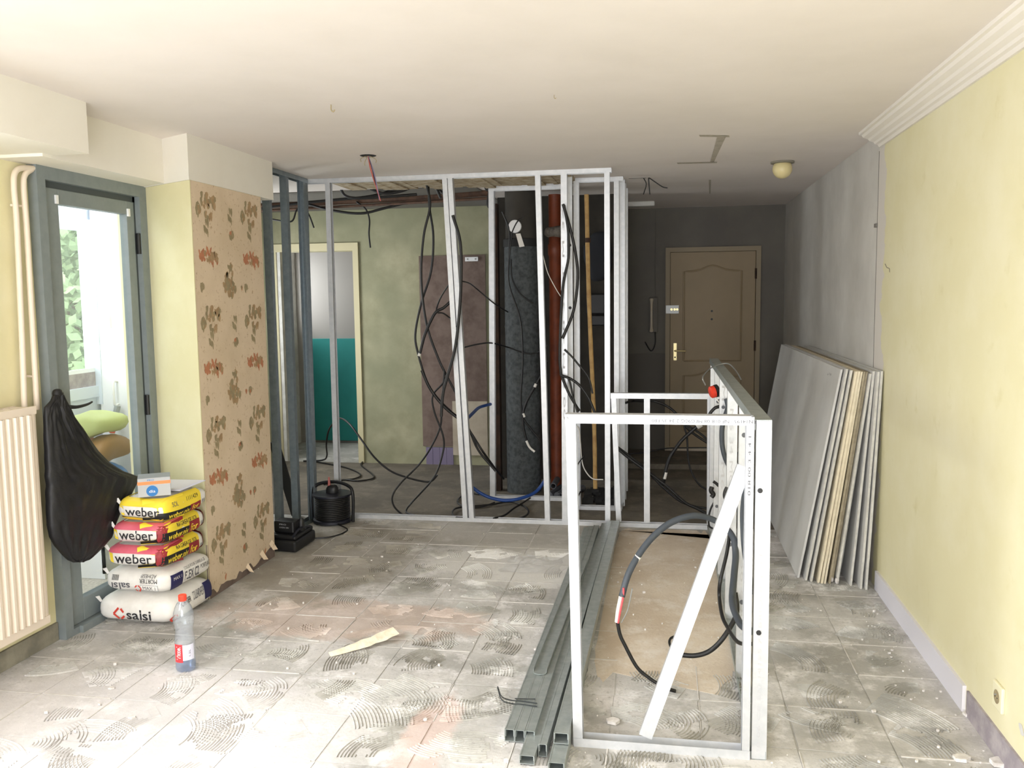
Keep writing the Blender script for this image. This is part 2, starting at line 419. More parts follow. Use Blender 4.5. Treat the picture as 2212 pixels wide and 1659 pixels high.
# pillar with splayed yellow face, its boxed head, the shutter box beams
pil = [(-2.41, 4.21), (-2.41, 5.01), (-2.6, 5.01), (-2.6, 5.1), (-3.0, 5.1), (-3.0, 4.46), (-2.83, 4.45)]
co = struct('column', MB().prism(pil, 0, 2.2215), 'yellow_wall', 'pillar beside the balcony door, one face still wallpapered')
bx = MB().prism([(-2.41, 4.205), (-2.41, 5.19), (-3.08, 5.19), (-3.08, 4.45), (-2.86, 4.45)], 2.222, H)
bx.prism([(-2.62, 3.4), (-2.62, 4.4), (-2.9, 4.5), (-2.9, 3.4)], 2.225, H)
bx.box(-2.9, -2.45, -1.1, 3.47, 2.238, H)
struct('beam', bx, 'beam_paint', 'boxed cream beam above the left window, door and pillar')
# wallpaper skin with torn lower edge
mb = MB(); n = 46; top = 2.2205
for i in range(n+1):
    y = 4.215+(5.008-4.215)*i/n
    z = .03+.03*mnoise.noise((y*9, 3, 0))+.09*max(0, mnoise.noise((y*14, 1, 7)))+(.03 if y > 4.85 else 0)
    mb.v += [(-2.4085, y, max(.012, z)), (-2.4085, y, top)]
mb.f = [(2*i, 2*i+2, 2*i+3, 2*i+1) for i in range(n)]
wp = mb.build('wallpaper', 'wallpaper_beige', co)
tag(wp, 'beige wallpaper with brown flower print, torn along the bottom')
mb = MB()
for yy, zz, s_ in ((4.80, .075, .04), (4.93, .10, .045), (4.62, .05, .03)):
    a = Vector((-2.407, yy, zz)); q = [a, a+Vector((.004, s_*.7, .02)), a+Vector((.035, s_, -.03-s_*.3)), a+Vector((.02, s_*.25, -s_*.9))]
    mb.add(q, [(0, 1, 2, 3)])
MB().box(-2.42, -2.4092, 4.212, 5.008, 0, .3).build('bare_plaster', 'mauve_plaster', co)
tag(mb.build('wallpaper_flap', 'wallpaper_beige', co), kind='stuff')
# printed motifs: repeat .49 m across, .60 m down
def blob(mb, y, z, a, b, rot):
    n_ = 9; P = []
    for j in range(n_):
        q = 2*PI*j/n_; r = 1+.35*math.sin(3*q+rot*5)*.6
        u, v = a*math.cos(q)*r, b*math.sin(q)*r
        P.append((-2.4078+.00002*(len(mb.f) % 40), y+u*math.cos(rot)-v*math.sin(rot), z+u*math.sin(rot)+v*math.cos(rot)))
    for p in P:
        if not (4.22 < p[1] < 5.005 and .05 < p[2] < 2.2): return
    mb.add(P, [tuple(range(n_))])
pr = {k_: MB() for k_ in ('print_brown', 'print_rust', 'print_olive', 'print_green')}
def cluster(y, z, wy, wz, cnt, cols, seed):
    r = random.Random(seed)
    for _ in range(cnt):
        u, v = r.uniform(-1, 1), r.uniform(-1, 1)
        if u*u+v*v > 1.1: continue
        blob(pr[r.choice(cols)], y+u*wy, z+v*wz, r.uniform(.007, .017), r.uniform(.012, .026), r.uniform(-.5, .5))
for kx in range(-1, 3):
    for kz in range(0, 5):
        Y, Z = 4.35+.49*kx, 2.115-.6*kz
        cluster(Y+.01, Z+.02, .05, .04, 26, ['print_brown', 'print_brown', 'print_olive'], 11)
        cluster(Y-.07, Z-.035, .025, .035, 8, ['print_olive', 'print_brown'], 12)
        cluster(Y+.085, Z+.01, .025, .03, 8, ['print_brown', 'print_olive'], 13)
        cluster(Y+.03, Z-.06, .04, .016, 8, ['print_olive', 'print_brown'], 14)
        cluster(Y, Z-.126, .028, .035, 9, ['print_olive'], 15)
        cluster(Y+.265, Z-.045, .028, .035, 9, ['print_olive'], 15)
        cluster(Y-.06, Z-.272, .03, .03, 14, ['print_rust'], 16)
        cluster(Y+.0, Z-.265, .05, .035, 16, ['print_brown', 'print_rust'], 17)
        cluster(Y+.07, Z-.285, .035, .03, 16, ['print_brown', 'print_rust'], 18)
        cluster(Y+.27, Z-.15, .035, .014, 7, ['print_rust', 'print_olive'], 19)
        cluster(Y-.09, Z-.44, .04, .015, 7, ['print_olive', 'print_rust'], 20)
        big = ['print_brown', 'print_olive'] if kx < 1 else ['print_green']
        cluster(Y+.225, Z-.445, .07, .04, 40, big, 21); cluster(Y+.225, Z-.385, .04, .05, 24, big, 22); cluster(Y+.25, Z-.335, .03, .04, 9, big, 23)
for k_, m_ in pr.items(): tag(m_.build('wallpaper_print', k_, wp), kind='stuff')

# crown moulding (right), baseboards
W0 = 1.136
prof = [(0, 2.375), (-.012, 2.375), (-.020, 2.388), (-.034, 2.392), (-.040, 2.402), (-.062, 2.410), (-.070, 2.420), (-.094, 2.428), (-.102, 2.440), (-.116, 2.442), (-.118, H), (0, H)]
struct('trim_1', MB().extrude([(W0+a, -1.1, z) for a, z in prof], (0, 6.15, 0)), 'crown_plaster', 'white stepped plaster crown moulding ending where the yellow paint stops')
struct('baseboard_right', MB().box(1.122, 1.136, 3.44, 4.86, 0, .105), 'baseboard_white', 'white skirting along the right wall')
bb = MB(); yy = 3.42
bb.box(1.127, 1.1365, 1.5, 3.41, 0, .1)
struct('baseboard_rear', bb, 'baseboard_bare', 'bare purple grey plaster strip where the skirting was pulled off')
struct('baseboard_left', MB().box(-2.85, -2.838, 1.0, 3.58, 0, .09), 'rough_concrete', 'bare mortar strip along the left wall under the radiator')
# unpainted plaster strip, crack and clip on the right wall
tag(MB().box(1.1345, 1.1365, 5.085, 5.092, .0, 2.36).build('wall_joint', 'joint_dark', wr))
tag(MB().box(1.125, 1.137, 5.08, 5.12, 1.955, 1.975).build('cable_clip', 'joint_dark', wr))
p = at(2206, 1576, X=1.1345); mb = MB()
mb.add([(1.1345, p.y+.028*math.cos(t)*(.7+.4*math.sin(2*t)), p.z+.018*math.sin(t)) for t in [2*PI*i/9 for i in range(9)]], [tuple(range(9))]); tag(mb.build('paint_chip', 'lime_white', wr))
mb = MB().tube([at(x, y, X=1.1352) for x, y in ((1912, 570), (1916, 578), (1921, 580), (1922, 588))], .0018, 5, 3); tag(mb.build('hairline_crack', 'joint_dark', wr))
# ceiling damage: open chases and a wire hole
mb = MB()
def patch(mb, pts, z=H-.0012):
    mb.add([(p.x, p.y, z) for p in pts], [tuple(range(len(pts)))])
for quad in (((1510, 291), (1575, 292), (1576, 296), (1512, 295)), ((1549, 296), (1568, 295), (1542, 350), (1534, 350)), ((1462, 351), (1550, 349), (1548, 352), (1464, 354)), ((1531, 388), (1536, 388), (1535, 418), (1532, 418))):
    patch(mb, [at(x, y, Z=H) for x, y in quad])
tag(mb.build('chase', 'chase_plaster', ce), kind='stuff')
mb = MB()
for i in range(26):
    x0 = -2.4+i*.066; 
    mb.box(x0, x0+.066+.02*rnd.random(), 6.04+.03*rnd.random(), 6.5+.12*rnd.random(), H-.012-.02*rnd.random(), H-.0005)
for i in range(20):
    x0 = -1.35+i*.035; mb.box(x0, x0+.035, 6.05+.05*rnd.random(), 6.6, H-.004-.018*rnd.random(), H-.0005)
tag(mb.build('torn_plaster', 'torn_brown', ce), 'rough torn plaster on the ceiling behind the main frame', kind='stuff')

# ------------------------------------------------------------------ floor: tile beds with joints, trowel ridges, screed patch
GX0, GY0, GP = .80, 3.39, .332
bed = MB()
tile_meshes = []
for v_ in range(6):
    r = random.Random(v_); t_ = .0020+.0008*v_/5; m_ = MB(); g = GP/2-.0016
    P = []
    for (x, y) in ((-g, -g), (0, -g), (g, -g), (g, 0), (g, g), (0, g), (-g, g), (-g, 0)):
        P.append((x+r.uniform(-.004, .002)*(1 if x > 0 else -1), y+r.uniform(-.004, .002)*(1 if y > 0 else -1)))
    m_.prism(P, .0002, t_)
    me = bpy.data.meshes.new('tile_bed'); me.from_pydata(m_.v, [], m_.f); me.materials.append(M['tile_glue']); tile_meshes.append(me)
def in_screed(x, y): return -.33 < x < .33 and 3.62 < y < 6.0
beds = []
for i in range(-12, 2):
    for j in range(-4, 9):
        cx_, cy_ = GX0+(i+.5)*GP, GY0+(j+.5)*GP
        if cx_ > 1.0 or cy_ > 5.95 or cx_ < -2.7: continue
        if cx_ < -2.3 and cy_ > 4.2: continue
        if in_screed(cx_, cy_): continue
        o = bpy.data.objects.new('tile_bed', rnd.choice(tile_meshes)); C.objects.link(o); o.location = (cx_, cy_, 0)
        o.rotation_euler.z = rnd.choice((0, PI/2, PI, -PI/2)); o.parent = fl; beds.append((cx_, cy_))
# mortar lines left standing in some joints
mb = MB()
for i in range(-11, 2):
    for j in range(-4, 8):
        if rnd.random() < .5:
            x, y = GX0+i*GP, GY0+j*GP
            if not in_screed(x, y) and (x > -2.4 or y < 4): mb.box(x-.0016, x+.0016+.002*rnd.random(), y+.01, y+GP-.02*rnd.random(), 0, .003+.002*rnd.random())
        if rnd.random() < .55:
            x, y = GX0+i*GP, GY0+j*GP
            if not in_screed(x, y) and (x > -2.4 or y < 4): mb.box(x+.01, x+GP-.02*rnd.random(), y-.002, y+.002+.005*rnd.random(), 0, .003+.002*rnd.random())
tag(mb.build('joint_mortar', 'joint_mortar', fl), 'pale mortar left standing in the tile joints', kind='stuff')
P = []
for q in range(40):
    a = 2*PI*q/40; ca, sa = math.cos(a), math.sin(a)
    px_ = .0+.31*(abs(ca)**.2)*(1 if ca > 0 else -1); py_ = 4.74+1.22*(abs(sa)**.25)*(1 if sa > 0 else -1)
    P.append((max(-.31, min(.30, px_+.03*mnoise.noise((q*.9, 5, 0)))), min(5.94, py_+.16*mnoise.noise((q*.7, 1, 2)))))
tag(MB().prism(P, .0003, .0035).build('screed_patch', 'beige_screed', fl), 'smooth beige screed patch inside the low frame')
# combed glue: arcs of a notched trowel
mb = MB(); r = random.Random(21)
def comb(cx_, cy_, r0, r1, a0, a1, pitch=.0125, straight=False):
    rad = r0
    while rad < r1:
        n_ = max(4, int((a1-a0)*rad/.02)+3); L = []; skip = 0
        for q in range(n_+1):
            a = a0+(a1-a0)*q/n_
            wob = .004*mnoise.noise((cx_*9+a*3, rad*5, 1))
            x, y = cx_+(rad+wob)*math.cos(a), cy_+(rad+wob)*math.sin(a)
            L.append((x, y, a))
        hgt = .0055*(.55+.6*abs(mnoise.noise((rad*40, cx_, cy_))))
        w = pitch*.24
        for q in range(n_):
            (xa, ya, aa), (xb, yb, ab) = L[q], L[q+1]
            if mnoise.noise((xa*11, ya*11, 4)) > .28: continue
            if in_screed(xa, ya) or xa > 1.11 or ya > 5.92 or xa < -2.8 or (xa < -2.42 and ya > 4.15): continue
            c0, s0, c1, s1 = math.cos(aa), math.sin(aa), math.cos(ab), math.sin(ab)
            mb.add([(xa-w*c0, ya-w*s0, .0015), (xa, ya, .003+hgt), (xa+w*c0, ya+w*s0, .0015), (xb-w*c1, yb-w*s1, .0015), (xb, yb, .003+hgt), (xb+w*c1, yb+w*s1, .0015)], [(0, 1, 4, 3), (1, 2, 5, 4)])
        rad += pitch
for (cx_, cy_) in beds:
    if cy_ > 5.4 and r.random() < .4: continue
    for _ in range(r.choice((1, 2, 2, 3))):
        a = r.choice((0, PI/2, PI, -PI/2))+r.uniform(-.6, .6); sp = r.uniform(.35, .9)
        rr = r.uniform(.05, .22); ex = r.uniform(.08, .19)
        ox, oy = cx_+r.uniform(-.06, .06)-(rr+ex/2)*math.cos(a), cy_+r.uniform(-.06, .06)-(rr+ex/2)*math.sin(a)
        comb(ox, oy, rr, rr+ex, a-sp*.8, a+sp*.8)
for px_, py_, r0, r1, a0, a1 in ((515, 1500, .03, .2, -.9, 1.1), (850, 1520, .04, .22, -1.0, 1.0), (590, 1590, .3, .52, .3, 1.3), (60, 1610, .02, .2, -.6, 1.2), (700, 1560, .3, .5, .4, 1.2), (1090, 1275, .02, .16, -.5, .9), (1500, 1430, .05, .3, -.2, .9), (1420, 1560, .04, .2, -.9, .7), (2000, 1390, .1, .3, .2, 1.1), (1960, 1490, .2, .45, -.4, .5), (1800, 1600, .3, .5, .3, 1.0), (1230, 1640, .05, .24, -1.0, .4), (1400, 1650, .02, .25, -1.2, .4), (1000, 1620, .3, .5, .7, 1.6)):
    p = at(px_, py_, Z=0); comb(p.x, p.y, r0, r1, a0, a1, .0135)
tag(mb.build('glue_ridge', 'glue_ridge', fl), 'combed ridges of old tile glue left by a notched trowel', kind='stuff')
# crumbs
mb = MB(); r = random.Random(5)
for q in range(340):
    if q < 260: x, y = r.uniform(-2.4, 1.05), r.uniform(2.5, 5.8)
    else: x, y = r.gauss(1.02, .06), r.uniform(2.4, 4.6)
    if x > 1.1: continue
    s_ = .002+.0065*r.random()**4
    P = [(x+s_*math.cos(t+r.random())*r.uniform(.6, 1.2), y+s_*math.sin(t+r.random())*r.uniform(.6, 1.2)) for t in (0, 1.3, 2.6, 3.9, 5.2)]
    mb.prism(P, .004, .006+s_*r.uniform(.5, 1.3))
tag(mb.build('rubble', 'crumb'), 'small pale crumbs of plaster and glue scattered over the floor', 'debris', None, 'stuff')
mb = MB()
for x, y, s_ in ((1325, 1560, .022), (240, 1487, .012), (285, 1550, .012), (2090, 1545, .02), (2160, 1650, .03), (2075, 1640, .025)):
    p = at(x, y, Z=.005); a = MB().prism([(p.x+s_*1.2*math.cos(t)*(.6+.5*abs(math.sin(t*3+x))), p.y+s_*math.sin(t)*(.6+.5*abs(math.cos(t*2+x)))) for t in (0, .9, 1.7, 2.8, 3.9, 5.1)], .004, .004+s_*.5)
    tag(a.build('plaster_chunk', 'crumb'), {1325: 'pale plaster flake inside the low front frame', 240: 'small pale chunk on the floor left of the bottle', 285: 'tiny pale chunk near the front left floor joint', 2090: 'pale chunk at the broken end of the white skirting', 2160: 'pale chunk in the lower right corner of the floor', 2075: 'pale chunk on broken glue near the bare skirting strip'}[x], 'debris', 'plaster chunks on the floor')

# ------------------------------------------------------------------ left window (out of frame), balcony door and balcony
wn = MB().box(-3.06, -3.0, .2, .27, 1.0, 2.2).box(-3.06, -3.0, 2.68, 2.75, 1.0, 2.2).box(-3.06, -3.0, .27, 2.68, 1.0, 1.07).box(-3.06, -3.0, .27, 2.68, 2.13, 2.2).box(-3.06, -3.0, 1.44, 1.51, 1.07, 2.13)
wn = struct('window_1', wn, 'frame_grey', 'grey framed window over the radiator', 'window')
for y0, y1 in ((.27, 1.44), (1.51, 2.68)): MB().box(-3.035, -3.03, y0, y1, 1.07, 2.13).build('pane', 'pane_glass', wn)

dr = MB().box(-2.9, -2.80, 3.585, 3.64, 0, 2.24).box(-2.9, -2.80, 4.37, 4.46, 0, 2.24).box(-2.9, -2.80, 3.64, 4.37, 2.165, 2.24).box(-2.9, -2.80, 3.64, 4.37, 0, .035)
dr = struct('door_1', dr, 'frame_grey', 'blue grey glazed balcony door with a black bag on its handle', 'door')
MB().box(-2.835, -2.83, 3.64, 4.37, 2.135, 2.165).box(-2.835, -2.83, 4.35, 4.372, .03, 2.165).build('rebate_shade', 'frame_shade', dr)  # dark strips stand in for the shade between frame and leaf
lf = MB().box(-2.87, -2.825, 3.645, 3.752, .037, 2.135).box(-2.87, -2.825, 4.285, 4.35, .037, 2.135).box(-2.87, -2.825, 3.752, 4.285, 2.065, 2.135).box(-2.87, -2.825, 3.752, 4.285, .037, .15)
lf = bevel(lf.build('door_leaf', 'frame_grey', dr), .003)
MB().box(-2.852, -2.846, 3.75, 4.287, .15, 2.066).build('pane', 'pane_glass', lf)
for z0, z1 in ((1.86, 1.97), (.98, 1.09)): MB().lathe([(.012, z0), (.012, z1)], (-2.815, 4.365, 0), 10).build('hinge', 'black_plastic', dr)
for y, z in ((3.735, 2.085), (4.295, 2.075)): MB().box(-2.826, -2.815, y-.008, y+.008, z-.02, z+.02).build('clip', 'white_plastic', lf)
hb = MB().obox((-2.815, 3.66, 1.13), (.012, 0, 0), (0, .017, 0), (0, 0, .05))
hb.tube([(-2.81, 3.66, 1.115), (-2.765, 3.662, 1.112), (-2.75, 3.70, 1.108), (-2.745, 3.76, 1.112), (-2.745, 3.80, 1.12)], lambda t: .012-.007*t, 8)
bevel(hb.build('handle', 'black_plastic', dr), .003)
MB().obox((-2.79, 4.02, .02), (.01, 0, 0), (0, .34, 0), (0, 0, .018)).build('threshold', 'frame_grey', dr)

struct('floor_balcony', MB().box(-3.7, -2.86, 2.6, 5.1, -.1, -.002), 'balcony_floor', 'speckled pale balcony floor')
bw = MB().box(-3.68, -3.6, 2.6, 4.68, 0, 2.3).box(-3.68, -3.6, 4.68, 5.1, 0, 1.06).box(-3.68, -3.6, 4.68, 5.1, 2.08, 2.35)
struct('wall_balcony', bw, 'panel_bluewhite', 'white balustrade panel of the balcony')
w2 = MB().box(-3.64, -3.58, 4.64, 4.68, 1.0, 2.12).box(-3.64, -3.56, 5.03, 5.1, .95, 2.12).box(-3.64, -3.58, 4.68, 5.03, 1.0, 1.07).box(-3.64, -3.58, 4.68, 5.03, 2.05, 2.12)
w2 = struct('window_2', w2, 'panel_bluewhite', 'white framed balcony window with trees behind', 'window')
MB().box(-3.62, -3.615, 4.68, 5.03, 1.07, 2.05).build('pane', 'pane_glass', w2)
MB().box(-3.61, -3.60, 4.66, 5.05, 1.16, 1.185).build('rail', 'white_enamel', w2)
MB().box(-3.62, -3.60, 4.70, 5.03, 1.07, 1.16).build('lower_panel', 'baseboard_bare', w2)
d3 = MB().box(-3.58, -2.86, 5.04, 5.1, 0, 2.4)
d3 = struct('door_3', d3, 'white_enamel', 'white door panel at the end of the balcony', 'door')
MB().tube([(-3.455, 5.04, .95), (-3.455, 5.0, .955), (-3.455, 5.0, 1.09), (-3.455, 5.04, 1.095)], .008).build('handle', 'white_plastic', d3)
MB().box(-3.53, -3.47, 5.02, 5.04, 1.44, 1.52).build('switch', 'white_plastic', d3)
# things on the balcony
def pillow(mb, c, a, b, h, nx=16, nz=10, pw=4., seed=0, amp=.012, rz=0.):
    c = Vector(c); vs = []; fs = []
    cr, sr = math.cos(rz), math.sin(rz)
    for i in range(nz+1):
        v = -PI/2+PI*i/nz
        for j in range(nx*2):
            u = 2*PI*j/(nx*2)
            e = lambda w, p: abs(w)**(2/p)*(1 if w >= 0 else -1)
            x = a*e(math.cos(v), 2.6)*e(math.cos(u), pw); y = b*e(math.cos(v), 2.6)*e(math.sin(u), pw); z = h*e(math.sin(v), 2.6)
            p = Vector((x*cr-y*sr, x*sr+y*cr, z)); q = p*7+Vector((seed*3.1, seed, 0))
            p += p.normalized()*amp*mnoise.noise(q)*1.6
            vs.append(c+p)
    n = nx*2
    fs = [(i*n+j, i*n+(j+1) % n, (i+1)*n+(j+1) % n, (i+1)*n+j) for i in range(nz) for j in range(n)]
    return mb.add(vs, fs)
cr_ = thing('crate', (-3.36, 4.62, 0), 'white crate on the balcony floor under the coloured sacks', 'crate')
m_ = MB().box(-3.52, -3.2, 4.45, 4.8, 0, .03)
for x0, x1, y0, y1 in ((-3.52, -3.505, 4.45, 4.8), (-3.215, -3.2, 4.45, 4.8), (-3.52, -3.2, 4.45, 4.465), (-3.52, -3.2, 4.785, 4.8)): m_.box(x0, x1, y0, y1, .03, .4)
m_.build('body', 'white_plastic', cr_)
MB().box(-3.53, -3.19, 4.44, 4.81, .385, .41).build('lid', 'white_plastic', cr_)
s_ = pillow(MB(), (-3.36, 4.64, .53), .15, .18, .125, seed=2, amp=.03).build('sack', 'sack_blue', None, 60); tag(s_, 'blue plastic sack lowest of the sacks seen through the balcony door', 'sack')
pillow(MB(), (-3.30, 4.47, .50), .045, .012, .045).build('print_patch', 'white_plastic', s_, 60)
tag(pillow(MB(), (-3.42, 4.6, .735), .075, .15, .085, seed=3, amp=.028).build('sack', 'sack_red', None, 60), 'red plastic pack under the olive bag on the balcony', 'sack')
tag(pillow(MB(), (-3.27, 4.67, .735), .072, .15, .085, seed=4, amp=.028).build('sack', 'sack_brown', None, 60), 'brown sack beside the red pack on the balcony', 'sack')
tag(pillow(MB(), (-3.36, 4.63, .885), .16, .17, .068, seed=5, amp=.045).build('sack', 'sack_olive', None, 60), 'crumpled olive green bag on top of the balcony sacks', 'sack')
rp = thing('roller_pole', (-3.28, 4.9, 0), 'white paint roller pole with grey grip leaning on the balcony', 'pole')
a, b = at(228, 1050, Y=4.88), at(242, 935, Y=4.96); d_ = (b-a).normalized()
t_ = a-d_*((a.z-.02)/d_.z)
MB().tube([t_, b], .014, 10, 0).build('pole', 'white_enamel', rp)
c_ = at(254, 877, Y=4.99)
MB().tube([b, b+(c_-b)*.08], .018, 10, 0).build('collar', 'red_plastic', rp)
MB().tube([b+(c_-b)*.08, c_], .019, 10, 0).build('grip', 'roller_grey', rp)
def tree(loc, hgt, rad, cnt, seed, label):
    r = random.Random(seed); t = thing('tree', loc, label, 'tree', 'trees beyond the balcony'); L = Vector(loc)
    MB().tube([L, L+Vector((.1, 0, hgt*.35)), L+Vector((0, .1, hgt*.7))], lambda q: .16-.1*q, 8).build('trunk', 'tree_bark', t)
    mb = MB()
    for _ in range(cnt):
        v = Vector((r.gauss(0, 1), r.gauss(0, 1), r.gauss(0, 1))).normalized()*rad*(r.random()**.4)
        v.z *= 1.25; p = L+Vector((0, 0, hgt*.62))+v
        p += Vector((mnoise.noise(p*.9), mnoise.noise(p*.9+Vector((9, 0, 0))), 0))*.4
        a = Vector((r.gauss(0, 1), r.gauss(0, 1), r.gauss(0, 1))).normalized(); b = a.orthogonal().normalized(); s = r.uniform(.04, .10)
        mb.add([p-a*s, p+b*s*.6, p+a*s, p-b*s*.6], [(0, 1, 2, 3)])
    o = mb.build('crown', 'tree_leaf', t); tag(o, kind='stuff')
tree((-7.2, 9.6, -3), 6.6, 1.9, 12000, 1, 'pale green leafy tree seen through the balcony window')
tree((-11.2, 15.4, -3), 8.2, 2.3, 9000, 2, 'taller green tree behind the pale tree beyond the balcony')
tree((-7.4, 14.2, -3), 5.6, 1.6, 6000, 3, 'low bushy tree right of the pale tree beyond the balcony')

# ------------------------------------------------------------------ radiator and pipes
rd = thing('radiator', (-2.78, 2.7, .17), 'cream ribbed panel radiator on the left wall beside the balcony door', 'radiator')
mb = MB(); y = 2.05; X0 = -2.735; L = [(X0, 2.03), (X0, 2.06)]
while y < 3.36:
    L += [(X0, y+.008), (X0+.011, y+.014), (X0+.011, y+.026), (X0, y+.032)]; y += .04
L += [(X0, 3.385), (X0-.004, 3.40), (X0-.02, 3.405)]
for a, b in L: mb.v.append((a, b, .20)); mb.v.append((a, b, 1.115))
mb.f = [(2*i, 2*i+2, 2*i+3, 2*i+1) for i in range(len(L)-1)]
mb.box(X0-.012, X0+.003, 2.03, 3.40, .165, .20).box(X0-.012, X0+.003, 2.03, 3.40, 1.115, 1.15)
mb.build('front_panel', 'cream_enamel', rd)
mb = MB().box(-2.83, X0-.012, 3.385, 3.4, .175, 1.145).build('side_panel', 'cream_enamel', rd)
mb = MB()
for i in range(30): mb.box(-2.825, X0-.012, 2.06+i*.0445, 2.075+i*.0445, 1.140, 1.148)
mb.box(-2.835, -2.82, 2.03, 3.385, .175, 1.15); mb.build('top_grille', 'cream_enamel', rd)
for yy in (2.3, 3.1): MB().box(-2.852, -2.82, yy, yy+.04, .3, 1.0).build('bracket', 'cream_enamel', rd)
MB().lathe([(.018, 0), (.022, .02), (.022, .06), (.014, .07)], (X0-.03, 3.0, .93), 10, 'X').build('vent_knob', 'rusty_pipe', rd)
pp = thing('heating_pipe', (-2.82, 3.3, 1.2), 'pair of cream heating pipes running down the wall to the radiator', 'pipe')
XP = -2.815
def wallpts(l, X): return [at(x, y, X=X) for x, y in l]
p1 = wallpts([(96, 345), (94, 358), (85, 364), (48, 363), (32, 374), (30, 408), (36, 480), (46, 700), (53, 885)], XP)
p2 = wallpts([(68, 366), (54, 378), (51, 408), (58, 500), (66, 640), (80, 885)], XP)
MB().tube(p1, .0125, 10).build('pipe', 'cream_enamel', pp, 60); MB().tube(p2, .0125, 10).build('pipe', 'cream_enamel', pp, 60)
for pts in ([(24, 443), (48, 445)], [(46, 812), (74, 813)]):
    MB().tube(wallpts(pts, XP-.012), .006, 6, 0).build('clip', 'cream_enamel', pp)

# ------------------------------------------------------------------ entrance hall
d2 = MB().box(-.0, .045, 8.80, 8.87, .05, 2.065).box(.865, .91, 8.80, 8.87, .05, 2.065).box(.045, .865, 8.80, 8.87, 2.02, 2.065)
d2 = struct('door_2', d2, 'door_frame_beige', 'beige entrance door with an arched panel moulding', 'door')
lf = bevel(MB().box(.048, .862, 8.825, 8.87, .075, 2.018).build('door_leaf', 'door_beige', d2), .003)
def arch(x0, x1, z0, z1, y):
    P = [(x0, y, z0), (x0, y, z1)]; N = 14
    for i in range(1, N):
        t = i/N; P.append((x0+(x1-x0)*t, y, z1+.055*math.exp(-((t-.5)/.19)**2)))
    return P+[(x1, y, z1), (x1, y, z0), (x0, y, z0)]
MB().tube(arch(.18, .73, .95, 1.83, 8.823), .011, 6, 0).build('moulding', 'door_beige', lf)
MB().tube(arch(.18, .73, .25, .80, 8.823), .011, 6, 0).build('moulding', 'door_beige', lf)
MB().box(.082, .112, 8.815, 8.826, .955, 1.125).build('handle_plate', 'brass', lf)
MB().tube([(.097, 8.82, 1.05), (.097, 8.775, 1.05), (.12, 8.77, 1.05), (.20, 8.77, 1.048)], .008, 8).build('handle', 'brass', lf)
MB().lathe([(.008, 8.812), (.008, 8.816)], (.097, 0, .985), 10, 'Y').build('keyhole', 'black_plastic', lf)
lb = MB().box(.005, .13, 8.79, 8.826, 1.42, 1.50).build('bolt_lock', 'wire_grey', lf)
for x in (.06, .09, .115): MB().lathe([(.012, 8.78), (.012, 8.792)], (x, 0, 1.46), 8, 'Y').build('knob', 'brass', lb)
for z in (1.44, 1.36): MB().lathe([(.011, 8.815), (.006, 8.826)], (.45, 0, z), 8, 'Y').build('peephole', 'black_plastic', lf)
for z in (.4, 1.1, 1.8): MB().lathe([(.01, z-.05), (.01, z+.05)], (.863, 8.80, 0), 8).build('hinge', 'stain_wood_dark', d2)
MB().box(.0, .91, 8.78, 8.86, .05, .078).build('threshold', 'plaster_cream', d2)
MB().box(-.02, .93, 8.9, 8.94, 0, 2.2).build('light_block', 'dark_concrete', d2)  # added unseen behind the leaf, stops sky light leaking past its edge
ic = thing('intercom', (-.12, 8.84, 1.35), 'pale wall intercom with handset left of the entrance door', 'intercom')
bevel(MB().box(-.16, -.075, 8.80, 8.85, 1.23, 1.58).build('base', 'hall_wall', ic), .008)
MB().tube([(-.135, 8.78, 1.56), (-.135, 8.755, 1.5), (-.135, 8.755, 1.3), (-.135, 8.78, 1.25)], lambda t: .021-.01*math.sin(PI*t), 10).build('handset', 'plaster_cream', ic, 60)
MB().tube([(-.10, 8.79, 1.24), (-.10, 8.78, 1.12), (-.14, 8.79, 1.05), (-.2, 8.80, 1.14)], .006, 6).build('cord', 'black_plastic', ic)
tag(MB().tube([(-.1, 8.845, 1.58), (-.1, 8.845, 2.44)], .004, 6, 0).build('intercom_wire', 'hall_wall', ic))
fx = thing('ceiling_batten', (-.2, 8.2, H), 'pale rectangular light batten on the dark hall ceiling', 'light fitting')
bevel(MB().box(-.45, -.1, 8.14, 8.24, H-.045, H-.001).build('housing', 'lime_white', fx), .01)
MB().box(-.44, -.42, 8.15, 8.23, H-.05, H-.004).build('end_cap', 'white_plastic', fx)
gb = thing('globe_lamp', (.747, 6.0, H), 'small cream globe lamp on a dark ceiling rose in the hall', 'lamp')
MB().lathe([(.075, H-.001), (.075, H-.012), (.02, H-.018), (.018, H-.05)], (.745, 6.0, 0), 18).build('rose', 'rough_concrete', gb, 40)
c0 = at(1690, 365, Y=6.0)
MB().lathe([(.062*math.sin(PI*i/14)+.0005, c0.z-.062*math.cos(PI*i/14)) for i in range(15)], (c0.x, 6.0, 0), 20).build('globe', 'globe_cream', gb, 80)

